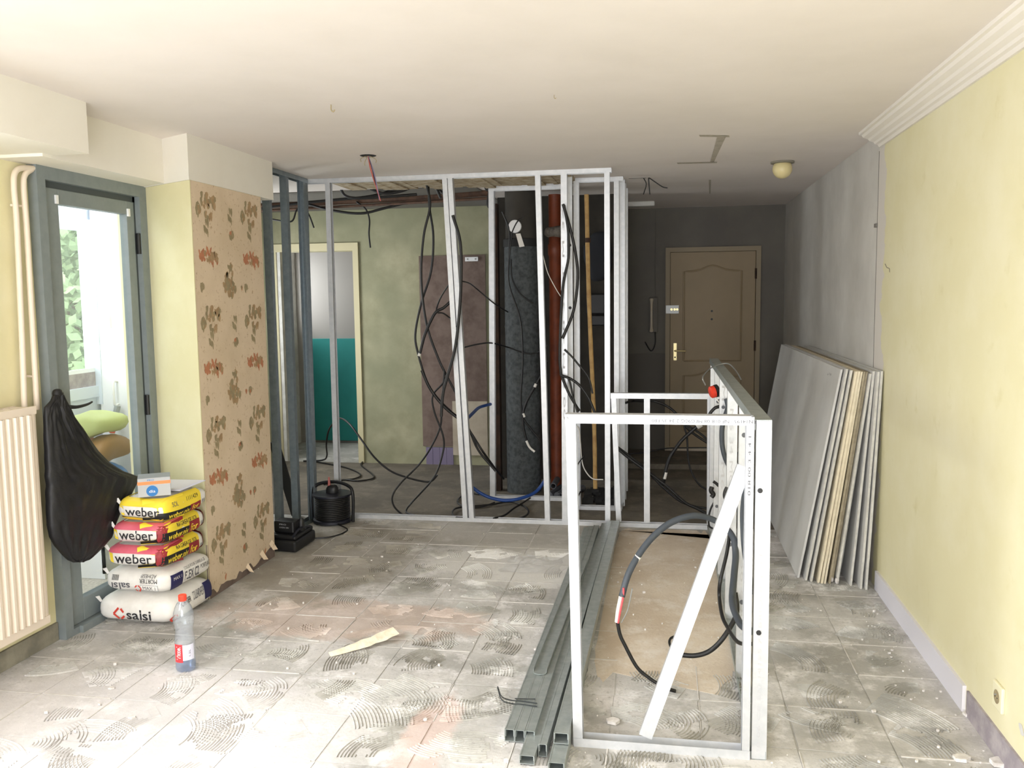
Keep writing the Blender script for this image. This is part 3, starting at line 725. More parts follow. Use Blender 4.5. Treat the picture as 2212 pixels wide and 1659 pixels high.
# ------------------------------------------------------------------ bathroom doorway, panels on the back left wall
casing = MB().box(-3.81, -3.735, 8.05, 8.22, 0, 2.14).box(-2.955, -2.90, 8.05, 8.22, 0, 2.14).box(-3.735, -2.955, 8.05, 8.22, 2.065, 2.14)
d4 = struct('door_4', casing, 'casing_cream', 'cream door casing around the opening to the teal bathroom', 'doorway')
MB().box(-3.735, -3.70, 8.06, 8.2, 0, 2.065).build('stop', 'lime_white', d4)
tag(bevel(MB().box(-3.95, -3.2, 9.17, 9.199, .03, 1.17).build('board', 'teal_board'), .003), 'teal water-resistant board in the far bathroom doorway', 'board')
struct('wall_bathroom_side', MB().box(-3.93, -3.86, 8.2, 8.35, 0, H), 'bath_wall', 'short grey wall return inside the bathroom')
mp_ = MB().box(-2.30, -1.66, 8.056, 8.071, .18, 2.0)
tag(mp_.build('bare_plaster', 'mauve_plaster', wbl), 'mauve brown bare plaster where a unit was taken down')
mb = MB()
for i in range(4): tag(MB().box(-2.27+i*.068, -2.205+i*.068, 8.052, 8.072, .0, .17).build('tile', 'mauve_tile', wbl))
tag(MB().box(-2.0, -1.66, 8.045, 8.07, .10, .62).build('cream_plaster', 'plaster_cream', wbl))
hk = thing('hanging_rail', (-1.84, 8.05, 2.0), 'small white metal hanging rail above the mauve plaster patch', 'bracket')
a = at(1005, 560, Y=8.05)
bevel(MB().box(a.x, a.x+.125, 8.04, 8.06, a.z-.02, a.z+.02).build('plate', 'white_enamel', hk), .003)
for q in (.025, .1): MB().lathe([(.008, 8.036), (.008, 8.041)], (a.x+q, 0, a.z), 8, 'Y').build('screw', 'wire_grey', hk)

# pipes and beams high on the back wall
def P_(l, Y=None, Z=None):
    out = []
    for q in l:
        out.append(at(q[0], q[1], Y=q[2] if len(q) > 2 else Y) if Z is None else at(q[0], q[1], Z=Z))
    return out
p = thing('ceiling_pipe', (-2.5, 7.95, 2.25), 'rusty brown heating pipe running high across the back wall', 'pipe')
MB().tube(P_([(566, 445, 7.3), (640, 441, 7.28), (760, 434, 7.25), (900, 427, 7.15), (1062, 416, 6.95)]), .028, 10, 6).build('pipe', 'rusty_pipe', p, 60)
MB().tube(P_([(566, 455, 7.25), (800, 443, 7.2), (1060, 428, 6.9)]), .012, 8, 6).build('thin_pipe', 'rusty_pipe', p, 60)
p = thing('overhead_pipe', (-2.5, 7.6, 2.4), 'thinner brown pipe under the ceiling above the rusty one', 'pipe')
MB().tube(P_([(640, 404, 6.72), (960, 397, 6.7), (1040, 395, 6.7)]), .016, 8, 5).build('pipe', 'rusty_pipe', p, 60)
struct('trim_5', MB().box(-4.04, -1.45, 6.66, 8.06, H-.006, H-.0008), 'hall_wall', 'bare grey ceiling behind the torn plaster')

# ------------------------------------------------------------------ service shaft
dc = thing('air_duct', (-1.127, 7.02, 0), 'large dark grey vertical ventilation duct in the service shaft', 'duct')
cx_, cy_, r_ = -1.145, 7.02, .142
mb = MB().lathe([(r_, .002), (r_, .65), (r_+.004, .66), (r_, .68), (r_, 1.35), (r_+.004, 1.36), (r_, 1.38), (r_, 2.0)], (cx_, cy_, 0), 32)
mb.build('duct_wall', 'duct_fabric', dc, 40)
MB().lathe([(r_+.006, 2.0), (r_+.006, 2.06), (r_-.01, 2.065)], (cx_, cy_, 0), 32).build('sleeve', 'duct_black', dc, 40)
MB().lathe([(r_-.012, 2.065), (r_-.012, H-.002)], (cx_, cy_, 0), 32).build('upper_duct', 'dark_concrete', dc, 40)
a = at(1112, 489, Y=6.87)
MB().lathe([(.05, 6.868), (.052, 6.875), (.052, 6.90)], (a.x, 0, a.z), 20, 'Y').build('cap', 'white_plastic', dc, 40)
q = P_([(1114, 505), (1124, 504), (1133, 532), (1122, 534)], Y=6.866)
MB().extrude(q, (0, .004, 0)).build('tape', 'white_wire', dc)
tag(MB().box(-1.40, -1.335, 6.98, 7.06, .003, 2.35).build('timber_post', 'stain_wood_dark'), 'dark stained timber post beside the large ventilation duct', 'post')
pv = thing('waste_pipe', (-.885, 7.12, 0), 'orange brown plastic waste pipe beside the ventilation duct', 'pipe')
MB().lathe([(.052, .003), (.052, 1.93), (.06, 1.94), (.06, 2.02), (.052, 2.03), (.052, 2.42)], (-.885, 7.12, 0), 20).build('pipe', 'pvc_orange', pv, 40)
mb = MB(); pillow(mb, (-.885, 7.12, 2.13), .085, .085, .05, 12, 8, 2.2, 3, .02); mb.build('insulation', 'wool', pv, 60)
tag(MB().box(-.80, -.765, 7.06, 7.12, .003, 2.4).build('timber_batten', 'stain_wood_dark'), 'narrow dark timber batten right of the orange waste pipe', 'post')
for i, (x, y, lb) in enumerate(((1195, 1050, 'upper grey plastic pipe end on the shaft floor'), (1211, 1071, 'lower grey plastic pipe end nearest the frame on the shaft floor'))):
    a = at(x, y, Y=6.74); o = thing('pipe_offcut', a, lb, 'pipe', 'grey pipe offcuts')
    MB().lathe([(.019, 6.74), (.024, 6.74), (.024, 7.0), (.019, 7.0), (.019, 6.741)], (a.x, 0, a.z), 14, 'Y', False).build('pipe', 'pvc_grey', o, 40)
    d = MB(); d.v = [(a.x+(.2*(1-t))*0+q_*0, 0, 0) for q_ in ()for t in ()]
o = thing('pipe_bundle', (-.72, 6.9, .01), 'dark pipe lengths lying at the foot of the shaft', 'pipe')
for q in range(3): MB().tube([(-.9+q*.06, 6.76, .03), (-.84+q*.09, 7.05, .032)], .027, 10, 0).build('pipe', 'pvc_grey', o)
bs = thing('broom_stick', (-.52, 6.6, .17), 'pale wooden pole standing upright in the shaft', 'pole')
MB().tube([at(1286, 1055, Y=6.62), at(1283, 900, Y=6.61), at(1272, 640, Y=6.6), at(1267, 420, Y=6.58)], lambda t: .0165+.001*math.sin(t*40), 10).build('stick', 'broom_wood', bs, 60)
MB().tube([at(1270, 514, Y=6.585), at(1270, 524, Y=6.585)], .021, 10, 0).build('knot', 'stain_wood_dark', bs)
cm = thing('shaft_rubble', at(1290, 1085, Z=.0), 'heap of dark rubble and scraps at the foot of the wooden pole', 'rubble', kind='stuff')
mb = MB(); r = random.Random(3)
for _ in range(60):
    s_ = r.uniform(.01, .035); x, y = r.uniform(-.6, -.36), r.uniform(6.56, 6.9)
    mb.obox((x, y, .02+r.random()*.12*(y-6.4)), (s_, s_*.3*r.random(), 0), (0, s_*.8, s_*.2), (0, 0, s_*.6))
tag(mb.build('scraps', 'duct_black', cm), kind='stuff')
jk = thing('meter_box', (-.55, 7.45, 1.75), 'dark rounded cover over a black box, high behind the wooden pole', 'cover')
mb = MB(); pillow(mb, (-.56, 7.44, 1.93), .115, .055, .2, 12, 10, 2.6, 1, .02); mb.build('cover', 'coat_dark', jk, 60)
bevel(MB().box(-.66, -.5, 7.41, 7.5, 1.45, 1.62).build('box', 'black_plastic', jk), .01)
bevel(MB().box(-.62, -.46, 7.41, 7.5, 1.35, 1.44).build('bracket', 'black_plastic', jk), .01)

# ------------------------------------------------------------------ metal stud frames
def stud(p0, p1, n, parent, m='stud_steel', web=.048, fl=.035, w=(0, 1, 0), lip=.006, name='stud'):
    return MB().channel(p0, p1, w, n, web, fl, lip).build(name, m, parent)
def track(p0, p1, w, n, parent, m='stud_steel', web=.05, fl=.03, name='track'):
    return MB().channel(p0, p1, w, n, web, fl, 0).build(name, m, parent)
YP = 6.0
mf = thing('partition_frame', (-1.4, YP, 0), 'long floor to ceiling galvanised partition frame with leaning studs', 'metal frame')
track((-2.545, YP, .001), (.29, YP, .001), (0, 1, 0), (0, 0, 1), mf, name='bottom_track')
track((-2.56, YP, H-.001), (-.36, YP, H-.001), (0, 1, 0), (0, 0, -1), mf, name='top_track')
F = YP-.026
def xs(px, py): return at(px, py, Y=F).x
def st2(tx, bx_, n, parent=mf, m='stud_steel', fl=.036, **k):
    return stud((xs(bx_, 1122), YP, .003), (xs(tx, 376), YP, H-.003), (n, 0, 0), parent, m, fl=fl, **k)
st2(658, 681, -1, fl=.055, m='stud_blue')
st2(701, 724, 1)
st2(954, 1000, 1, fl=.034); st2(976, 1024, -1, fl=.034)
st2(1155, 1177, 1)
st2(1211, 1214, 1, fl=.042)
st2(1305, 1307, 1, fl=.036)
lr = thing('return_frame', (-2.54, 5.55, 0), 'short blue grey frame return between the pillar and the partition', 'metal frame')
track((-2.53, 5.2, .001), (-2.53, 5.965, .001), (1, 0, 0), (0, 0, 1), lr, 'stud_blue', name='bottom_track')
track((-2.53, 5.2, H-.001), (-2.53, 5.965, H-.001), (1, 0, 0), (0, 0, -1), lr, 'stud_blue', name='top_track')
for y in (5.33, 5.60): stud((-2.53, y, .003), (-2.53, y, H-.003), (0, 1, 0), lr, 'stud_blue', w=(1, 0, 0), fl=.04)
stud((-2.53, 5.93, .003), (-2.53, 5.93, H-.003), (0, -1, 0), lr, 'stud_blue', w=(1, 0, 0), fl=.045)
# shaft frames
sf = thing('service_frame', (-1.05, 6.70, 0), 'tall stud frame closing the service shaft beside the timber post', 'metal frame')
Y2 = 6.71
track((at(1058, 1075, Y=Y2).x, Y2, .001), (-.73, Y2, .001), (0, 1, 0), (0, 0, 1), sf, name='bottom_track')
track((at(1056, 395, Y=Y2).x, Y2, H-.001), (-.73, Y2, H-.001), (0, 1, 0), (0, 0, -1), sf, name='top_track', fl=.04)
stud((at(1058, 1065, Y=Y2-.025).x, Y2, .003), (at(1055, 400, Y=Y2-.025).x, Y2, H-.003), (1, 0, 0), sf, fl=.042)
stud((-.745, Y2, .003), (-.745, Y2, H-.003), (-1, 0, 0), sf)
s2 = thing('shaft_box_frame', (-.5, 6.42, 0), 'narrow tall stud frame in front of the wooden pole', 'metal frame')
Y3 = 6.45
xa, xb = at(1240, 700, Y=Y3-.025).x, at(1337, 700, Y=Y3-.025).x
track((xa, Y3, .001), (xb+.02, Y3, .001), (0, 1, 0), (0, 0, 1), s2, name='bottom_track')
track((xa, Y3, H-.001), (xb+.03, Y3, H-.001), (0, 1, 0), (0, 0, -1), s2, name='top_track')
stud((xa, Y3, .003), (xa, Y3, H-.003), (1, 0, 0), s2, fl=.04)
stud((xb, Y3, .003), (xb, Y3, H-.003), (-1, 0, 0), s2, fl=.036)
xc = at(1230, 700, Y=6.2).x
stud((xc, 6.2, .003), (xc, 6.2, H-.003), (0, 1, 0), s2, w=(1, 0, 0), fl=.036)
track((xc, 6.06, .001), (xc, Y3-.03, .001), (1, 0, 0), (0, 0, 1), s2, name='bottom_track')
track((xb-.0, Y3+.03, .001), (xb-.0, 7.46, .001), (1, 0, 0), (0, 0, 1), s2, name='bottom_track')
for y, fl_ in ((6.58, .036), (6.8, .036), (7.1, .036)): stud((xb+.012, y, .003), (xb+.012, y, H-.003), (0, 1, 0), s2, w=(1, 0, 0), fl=fl_)
for z in (1.96, 1.52): tag(MB().lathe([(.011, 6.193), (.011, 6.199)], (xc+.006, 0, z), 10, 'Y').build('knockout', 'black_plastic', s2))
def vtext(name, txt, X0, Y0, z0, wid, length, m, parent, along_y=False, mirror=False):
    """vertical print on a stud: reads upwards or downwards on the plane Y = Y0"""
    s = -1 if mirror else 1
    f = lambda u, v: Vector((X0+(wid-v if not mirror else v), Y0, z0+u if not mirror else z0+length-u))
    return lettering(name, txt, f, 0, 0, length, wid, m, parent)
vtext('lettering', '00 8 M 48 35 T M 34', xs(1213, 600)+.006, F-.0012, .75, .014, 1.45, 'ink_light', mf)
# inner low frame at the back
lw_ = thing('low_back_frame', (-.03, YP, 0), 'low three-post frame joining the partition to the half height wall', 'metal frame')
zt = at(1420, 850, Y=F).z
x0, x1 = xs(1319, 860), xs(1531, 860)
track((x0, YP, zt), (x1+.02, YP, zt), (0, 1, 0), (0, 0, -1), lw_, fl=.037, name='top_rail')
stud((xs(1331, 1138), YP, .034), (x0+.001, YP, zt-.002), (1, 0, 0), lw_, fl=.035)
stud((xs(1391, 1138), YP, .034), (xs(1391, 860), YP, zt-.002), (1, 0, 0), lw_, fl=.04)
stud((xs(1527, 1138), YP, .034), (xs(1528, 860), YP, zt-.002), (1, 0, 0), lw_, fl=.035)

# half height wall running towards the camera
hw = thing('half_wall_frame', (.33, 4.47, 0), 'half height galvanised stud wall running towards the camera', 'metal frame')
HX, HT = .322, 1.185
track((HX, 2.965, .001), (HX, 6.02, .001), (1, 0, 0), (0, 0, 1), hw, 'stud_floor', name='bottom_track')
track((HX, 2.965, HT), (HX, 6.02, HT-.012), (1, 0, 0), (0, 0, -1), hw, 'stud_floor', web=.054, fl=.034, name='top_track')
YS = (5.92, 5.42, 4.92, 4.30, 3.62)
for y in YS: stud((HX, y, .003), (HX, y, HT-.012), (0, 1, 0), hw, w=(1, 0, 0), lip=.006)
fr = stud((HX+.003, 2.968, .003), (HX+.003, 2.968, HT-.003), (0, 1, 0), hw, w=(1, 0, 0), web=.05, lip=.006)
for px, py in ((1642, 1060), (1639, 1367)):
    p = at(px, py, Y=2.966); tag(MB().lathe([(.0085, 2.9645), (.0085, 2.968)], (p.x, 0, p.z), 16, 'Y').build('knockout', 'black_plastic', fr))
for y, zs in ((3.62, (1.03, .33)), (4.30, (1.0, .38)), (4.92, (.98, .36)), (5.42, (.95, .3))):
    for z in zs: tag(MB().lathe([(.010, y-.0025), (.010, y)], (HX-.004, 0, z), 12, 'Y').build('knockout', 'pvc_grey', hw))
vtext('lettering', '18 06 CE EN 14195 FABRIQUE EN FRANCE', HX-.006, 2.9655, .03, .013, .86, 'ink_light', hw)
vtext('lettering', '34 - 36 800 NF', HX-.012, 3.6185, .08, .017, .62, 'ink_light', hw, mirror=True)
vtext('lettering', 'M6 34 MONTANT', HX-.012, 4.2985, .35, .017, .7, 'ink_light', hw, mirror=True)
vtext('lettering', 'MONT M6 34', HX-.012, 4.9185, .35, .018, .75, 'ink_light', hw, mirror=True)
# front frame with its brace
FY = 2.985
ff = thing('low_front_frame', (0, FY, 0), 'low rectangular white steel frame with a slanting brace in the foreground', 'metal frame')
zf = at(1420, 897, Y=FY-.024).z
xl, xr = at(1221, 900, Y=FY-.024).x, at(1624, 900, Y=FY-.024).x
xlb = at(1239, 1595, Y=FY-.024).x-.001
track((xl-.001, FY, zf), (xr-.002, FY, zf), (0, 1, 0), (0, 0, -1), ff, fl=.031, name='top_rail')
track((xlb+.002, FY, .002), (HX-.028, FY, .002), (0, 1, 0), (0, 0, 1), ff, web=.052, fl=.032, name='bottom_rail')
stud((xlb, FY, .005), (xl+.001, FY, zf-.002), (1, 0, 0), ff, fl=.034, web=.046)
stud((HX-.029, FY, .005), (HX-.029, FY, zf-.003), (-1, 0, 0), ff, fl=.026, web=.046)
b0, b1 = at(1394, 1598, Y=FY-.01), at(1608, 1008, Y=FY+.02)
MB().channel(b0+Vector((0, 0, .01)), b1, (1, 0, .3), (0, 1, 0), .047, .03, 0).build('brace', 'stud_steel', ff)
lettering('lettering', 'EN14195 : NF 018-08 MEG90G 2 34-35 F80', lambda u, v: Vector((u, FY-.0265, v)), at(1408, 908, Y=FY-.024).x, zf-.024, .34, .011, 'ink_grey', ff, flip=True)
vtext('lettering', '018 00 3 4 4 1', HX-.048, FY-.0262, .93, .009, .2, 'ink_grey', ff)
for (x, z) in ((xl+.006, zf-.014),): MB().lathe([(.004, FY-.03), (.005, FY-.0265)], (x, 0, z), 8, 'Y').build('screw', 'wire_grey', ff)

# loose studs on the floor
def loose(name, px0, py0, px1, py1, z, w, h, lab, open_front=True, m='stud_floor', z1=None):
    """box made of two nested C studs, hollow, from near end to far end (bottom left corner pixels on the floor height z)"""
    a, b = at(px0, py0, Z=z), at(px1, py1, Z=z if z1 is None else z1); ax = (b-a).normalized(); sd = Vector((ax.y, -ax.x, 0)).normalized(); up = sd.cross(ax)
    o = thing(name, a, lab, 'metal stud', 'loose steel studs on the floor')
    MB().channel(a+sd*(w*.5)+up*.0008, b+sd*(w*.5)+up*.0008, sd, up, w, h, .005, .0018).build('outer_profile', m, o)
    MB().channel(a+sd*(w*.5)+up*(h-.0002)+ax*.004, b+sd*(w*.5)+up*(h-.0002)-ax*.004, sd, -up, w-.005, h*.6, 0, .0018).build('inner_profile', m, o)
    return o
loose('steel_stud', 1090, 1601, 1262, 1152, .0075, .036, .044, 'leftmost of the three wire tied studs on the floor')
loose('steel_stud', 1112, 1603, 1272, 1150, .0075, .036, .044, 'middle one of the three wire tied studs on the floor')
loose('steel_stud', 1134, 1605, 1283, 1148, .0075, .036, .044, 'third of the wire tied studs, beside the longest stud end')
loose('steel_stud', 1122, 1650, 1300, 1139, .008, .052, .03, 'floor stud whose open end reaches furthest towards the camera')
loose('steel_stud', 1163, 1634, 1312, 1139, .008, .030, .044, 'narrow floor stud with a square black end between two wider ones')
loose('steel_stud', 1196, 1606, 1322, 1136, .052, .052, .038, 'floor stud lying raised on top beside the front frame post', z1=.05)
e0 = at(1172, 1690, Z=.008)
loose('steel_stud', 1184, 1672, 1318, 1136, .008, .055, .04, 'wide floor stud running out of the bottom of the picture under the raised one')
a, b = at(1152, 1452, Z=.054), at(1248, 1215, Z=.054); ax = (b-a).normalized(); sd = Vector((ax.y, -ax.x, 0))
o = thing('track_offcut', a, 'short dull green track offcut with a rounded end on the tied studs', 'metal stud')
mb = MB(); L = []
for q in range(9):
    t_ = PI*q/8; L.append(a+sd*(.028-.028*math.cos(t_))-ax*(.022*math.sin(t_)))
L += [b+sd*.056, b]
mb.extrude(L, (0, 0, .003)); mb.build('web', 'stud_floor', o)
mb = MB().extrude([a, b, b+Vector((0, 0, .016)), a+Vector((0, 0, .016))], sd*.0015).extrude([a+sd*.056, b+sd*.056, b+sd*.056+Vector((0, 0, .016)), a+sd*.056+Vector((0, 0, .016))], sd*-.0015)
mb.build('flange', 'stud_floor', o)
tw = thing('tie_wire', at(1120, 1510, Z=.05), 'twisted dark tie wire holding three floor studs together', 'wire')
for d in (0, 7):
    MB().tube([at(1075, 1483+d*.4, Z=.1), at(1084, 1505+d, Z=.075), at(1106, 1513+d, Z=.058), at(1124, 1514+d, Z=.056), at(1160, 1519+d, Z=.056)], .0024, 6, 4).build('strand', 'tie_wire', tw)
MB().tube([at(1112, 1509, Z=.057), at(1156, 1510, Z=.057)], .0022, 6, 0).build('strand', 'tie_wire', tw)

# ------------------------------------------------------------------ plasterboards leaning on the right wall
PB = [  # bottom x, top x, thickness, front y, length, height, material, label
 (.739, .945, .0125, 4.99, 2.5, 1.185, 'board_face', 'foremost grey plasterboard of the leaning stack, face towards the room'),
 (.775, .966, .0125, 4.95, 2.5, 1.19, 'board_edge_grey', 'second leaning plasterboard, just behind the grey faced front one'),
 (.80, .985, .0125, 4.93, 2.5, 1.185, 'board_edge_grey', 'third leaning plasterboard, with a dark gap on its right'),
 (.835, 1.005, .0125, 4.91, 2.5, 1.18, 'board_cream', 'cream edged plasterboard leftmost of the tight cream group'),
 (.851, 1.018, .0125, 4.90, 2.5, 1.182, 'board_cream', 'cream edged plasterboard in the middle of the cream group'),
 (.867, 1.031, .0125, 4.905, 2.5, 1.179, 'board_cream', 'cream edged plasterboard rightmost of the cream group'),
 (.893, 1.0455, .0125, 4.91, 2.45, 1.18, 'board_brown', 'brownish edged plasterboard right of the cream group'),
 (.9085, 1.060, .0125, 4.92, 2.45, 1.178, 'board_brown', 'second brownish edged plasterboard before the chipped one'),
 (.932, 1.0745, .0125, 4.895, 2.4, 1.17, 'board_edge_grey', 'plasterboard with a chipped white lower corner'),
 (1.0, 1.0885, .0125, 4.885, 2.4, 1.185, 'board_edge_grey', 'single plasterboard between two wide dark gaps'),
 (1.043, 1.1025, .0125, 4.84, 2.4, 1.186, 'board_edge_grey', 'wide light plasterboard second from the yellow wall'),
 (1.068, 1.1165, .0125, 4.83, 2.4, 1.19, 'board_edge_grey', 'plasterboard nearest the yellow wall')]
for i, (xb_, xt, t_, y0, ln, hh, m_, lab) in enumerate(PB):
    ang = math.atan2(xt-xb_, hh)
    nx_, nz_ = math.cos(ang), -math.sin(ang)
    r = random.Random(i); y0 = y0
    L = [Vector((xb_, y0, .0045)), Vector((xb_+t_*nx_, y0, .0045+max(0, t_*nz_)))]
    L = [Vector((xb_, y0, .005)), Vector((xb_+t_, y0, .005)), Vector((xt+t_, y0, hh)), Vector((xt, y0, hh))]
    o = thing('plasterboard', (xb_, y0, 0), lab, 'plasterboard', 'plasterboards leaning on the right wall')
    cor = .012
    # paper faced board: core with two thin facing sheets
    Lc = [L[0]+Vector((.001, .001, .0)), L[1]+Vector((-.001, .001, .0)), L[2]+Vector((-.001, .001, -.001)), L[3]+Vector((.001, .001, -.001))]
    if 'chipped' in lab: Lc[0].z = .05; Lc[1].z = .03
    MB().extrude(Lc, (0, ln-.002, 0)).build('core', m_, o)
    for s_ in (0, 1):
        a, b = (L[0], L[3]) if s_ == 0 else (L[1]-Vector((.001, 0, 0)), L[2]-Vector((.001, 0, 0)))
        mb = MB(); n_ = 7; P = []
        for q in range(n_+1):
            p = a.lerp(b, q/n_); P.append(p+Vector((0, .003*r.uniform(-1, 1)+(.012 if q in (0,) else 0)+(.006 if q == n_ else 0), 0)))
        P += [b+Vector((0, ln, 0)), a+Vector((0, ln, 0))]
        mb.extrude(P, (.001, 0, 0)); mb.build('facing', 'board_face' if m_ in ('board_face', 'board_edge_grey') else m_, o)
    if i == 0:
        f = lambda u, v: Vector((xb_+(xt-xb_)*(1.13+v)/hh-.0012, y0+.22+u, 1.13+v))
        lettering('lettering', 'BA 13', f, 0, 0, .06, .012, 'ink_grey', o); lettering('lettering', 'NF', f, .085, -.006, .025, .01, 'ink_grey', o)
    if 'chipped' in lab:
        mb = MB(); pillow(mb, (xb_+.006, y0+.02, .022), .012, .02, .018, 6, 5, 2.4, 4, .012); mb.build('broken_corner', 'crumb', o)

# ------------------------------------------------------------------ stack of bags by the balcony door
def make_bag(label, x0, x1, y0, y1, z0, z1, seed, top_m, group='mortar bags stacked by the balcony door', rz=0.):
    a, b, c = (x1-x0)/2, (y1-y0)/2, (z1-z0)/2
    cen = Vector(((x0+x1)/2, (y0+y1)/2, (z0+z1)/2))
    root = thing('mortar_bag', (cen.x, cen.y, z0), label, 'bag', group)
    N, Mz = 6.5, 3.0
    cr, sr = math.cos(rz), math.sin(rz)
    def warp(p, off=0.):
        p = Vector(p)
        q = Vector((p.x*6+seed*7.7, p.y*6, p.z*9+seed))
        e = 1-min(1, abs(p.z)/c)**2
        nrm = Vector((p.x/a**2*abs(p.x/a)**4, p.y/b**2*abs(p.y/b)**4, p.z/c**2*abs(p.z/c)))
        nrm = nrm.normalized() if nrm.length > 1e-9 else Vector((0, 0, 1))
        d = .0065*mnoise.noise(q)+.0035*mnoise.noise(q*2.7)
        # top and bottom are kept nearly flat where bags press on each other
        p = p+nrm*(d*(.35+.65*e)+off)
        p.z += .006*math.sin(p.y*9+seed)*(1-abs(p.z)/c)
        return cen+Vector((p.x*cr-p.y*sr, p.x*sr+p.y*cr, p.z))
    def front(x, z, off=.0012):
        k_ = max(1e-6, 1-abs(x/a)**N-abs(z/c)**Mz); return warp((x, -b*k_**(1/N), z), off)
    def side(y, z, off=.0012):
        k_ = max(1e-6, 1-abs(y/b)**N-abs(z/c)**Mz); return warp((a*k_**(1/N), y, z), off)
    def topf(x, y, off=.0012):
        k_ = max(1e-6, 1-abs(x/a)**N-abs(y/b)**N); return warp((x, y, c*k_**(1/Mz)), off)
    vs = []; nu, nv = 72, 20
    e_ = lambda w, p: abs(w)**(2/p)*(1 if w >= 0 else -1)
    for i in range(nv+1):
        v = -PI/2+PI*i/nv
        for j in range(nu):
            u = 2*PI*j/nu
            vs.append(warp((a*e_(math.cos(v), Mz)*e_(math.cos(u), N), b*e_(math.cos(v), Mz)*e_(math.sin(u), N), c*e_(math.sin(v), Mz))))
    mb = MB().add(vs, [(i*nu+j, i*nu+(j+1) % nu, (i+1)*nu+(j+1) % nu, (i+1)*nu+j) for i in range(nv) for j in range(nu)])
    body = mb.build('sack', 'bag_paper', root, 60)
    # glued end flap: a small pinched ear at the front left corner
    ear = MB(); p0 = front(-a*.93, c*.35, .002); 
    ear.add([p0, p0+Vector((-.022, -.006, .028)), p0+Vector((.0, -.004, .034)), p0+Vector((.014, 0, .004))], [(0, 1, 2, 3)])
    ear.build('ear', 'bag_paper', root)
    def panel(f, u0, u1, v0, v1, m_, off, nm='print_panel'):
        mb = MB(); nx, nz = 18, 8
        for j in range(nz+1):
            for i in range(nx+1): mb.v.append(tuple(f(u0+(u1-u0)*i/nx, v0+(v1-v0)*j/nz, off)))
        mb.f = [(j*(nx+1)+i, j*(nx+1)+i+1, (j+1)*(nx+1)+i+1, (j+1)*(nx+1)+i) for j in range(nz) for i in range(nx)]
        me = bpy.data.meshes.new(nm); me.from_pydata(mb.v, [], mb.f); me.materials.append(M[m_]); me.shade_smooth()
        o = bpy.data.objects.new(nm, me); C.objects.link(o); o.parent = root; o.matrix_parent_inverse = Matrix.Translation(root.location).inverted(); return o
    def txt(f, t, u0, v0, w, h, m_, off=.0028, flip=False, bold=0., nm='lettering'):
        return lettering(nm, t, lambda u, v: f(u, v, off), u0, v0, w, h, m_, root, bold, flip)
    return dict(root=root, a=a, b=b, c=c, front=front, side=side, top=topf, panel=panel, txt=txt)
def logo_salsi(B, f, u, v, s, flip=False):
    # open diamond of red strokes
    mb = MB(); d = -1 if flip else 1
    for (x0, y0), (x1, y1) in (((.5, 1.0), (0, .5)), ((0, .5), (.45, 0)), ((.7, .95), (.95, .65)), ((.65, .02), (1.0, .32))):
        w = .09; dx, dy = x1-x0, y1-y0; l_ = math.hypot(dx, dy); nx_, ny_ = -dy/l_*w, dx/l_*w
        P = [(x0+nx_, y0+ny_), (x1+nx_, y1+ny_), (x1-nx_, y1-ny_), (x0-nx_, y0-ny_)]
        mb.add([f(u+(d*p[0])*s, v+(d*p[1])*s, .0028) for p in P], [(0, 1, 2, 3)])
    o = mb.build('emblem', 'ink_red', B['root'])
BX0, BX1, BY0, BY1 = -2.765, -2.392, 3.80, 4.20
g = 'mortar bags stacked by the balcony door'
# bottom: salsi
B = make_bag('off white mortar bag at the bottom of the stack, resting on the floor', -2.79, -2.362, 3.785, 4.20, .003, .158, 1, None, g, -.03)
a, b, c = B['a'], B['b'], B['c']
B['txt'](B['front'], 'salsi', -.035, -.038, .135, .052, 'ink_dark', bold=.012)
logo_salsi(B, B['front'], -.105, -.04, .058)
B['txt'](B['side'], 'MORTIER', -.14, .005, .1, .03, 'ink_dark'); logo_salsi(B, B['side'], -.185, -.05, .035)
B['txt'](B['side'], 'COLLE ADHESIF', -.02, .0, .1, .045, 'ink_grey'); B['panel'](B['side'], .085, .165, -.03, .055, 'bag_navy', .0015); B['txt'](B['side'], 'MAX 1', .1, -.055, .06, .014, 'ink_dark')
# second: upside down
B = make_bag('white mortar bag printed upside down, second from the bottom of the stack', -2.745, -2.378, 3.795, 4.205, .158, .288, 2, None, g, -.05)
B['txt'](B['front'], 'salsi', -.125, -.036, .10, .034, 'ink_grey', flip=True, bold=.012); logo_salsi(B, B['front'], .035, -.012, .034, True)
B['txt'](B['front'], 'MORTIER', .03, .0, .095, .022, 'ink_dark', flip=True); B['txt'](B['front'], 'ADHESIF', .035, .026, .085, .016, 'ink_grey', flip=True)
B['panel'](B['front'], .03, .128, -.037, -.008, 'ink_light', .0012); B['panel'](B['front'], .033, .125, -.034, -.011, 'bag_paper', .0016)
B['txt'](B['front'], 'MAX 1', .045, -.031, .07, .016, 'ink_grey')
mb = MB()
for i in range(9): mb.add([B['front'](-.125+i*.0045+dx, z, .002) for dx, z in ((0, .008), (.0016+.001*(i % 2), .008), (.0016+.001*(i % 2), .034), (0, .034))], [(0, 1, 2, 3)])
mb.build('barcode', 'ink_dark', B['root'])
B['panel'](B['side'], -.165, -.075, -.04, .03, 'bag_navy', .0015); B['txt'](B['side'], 'MAX 1', -.15, .0, .06, .016, 'bag_paper', .0035); B['txt'](B['side'], 'COLLE POUR CARRELAGE', -.06, .026, .18, .014, 'ink_grey')
B['txt'](B['side'], 'FLEX C2', -.06, -.028, .12, .045, 'ink_grey', bold=.02); B['txt'](B['side'], 'PORTLAND', .075, -.005, .1, .022, 'ink_dark')
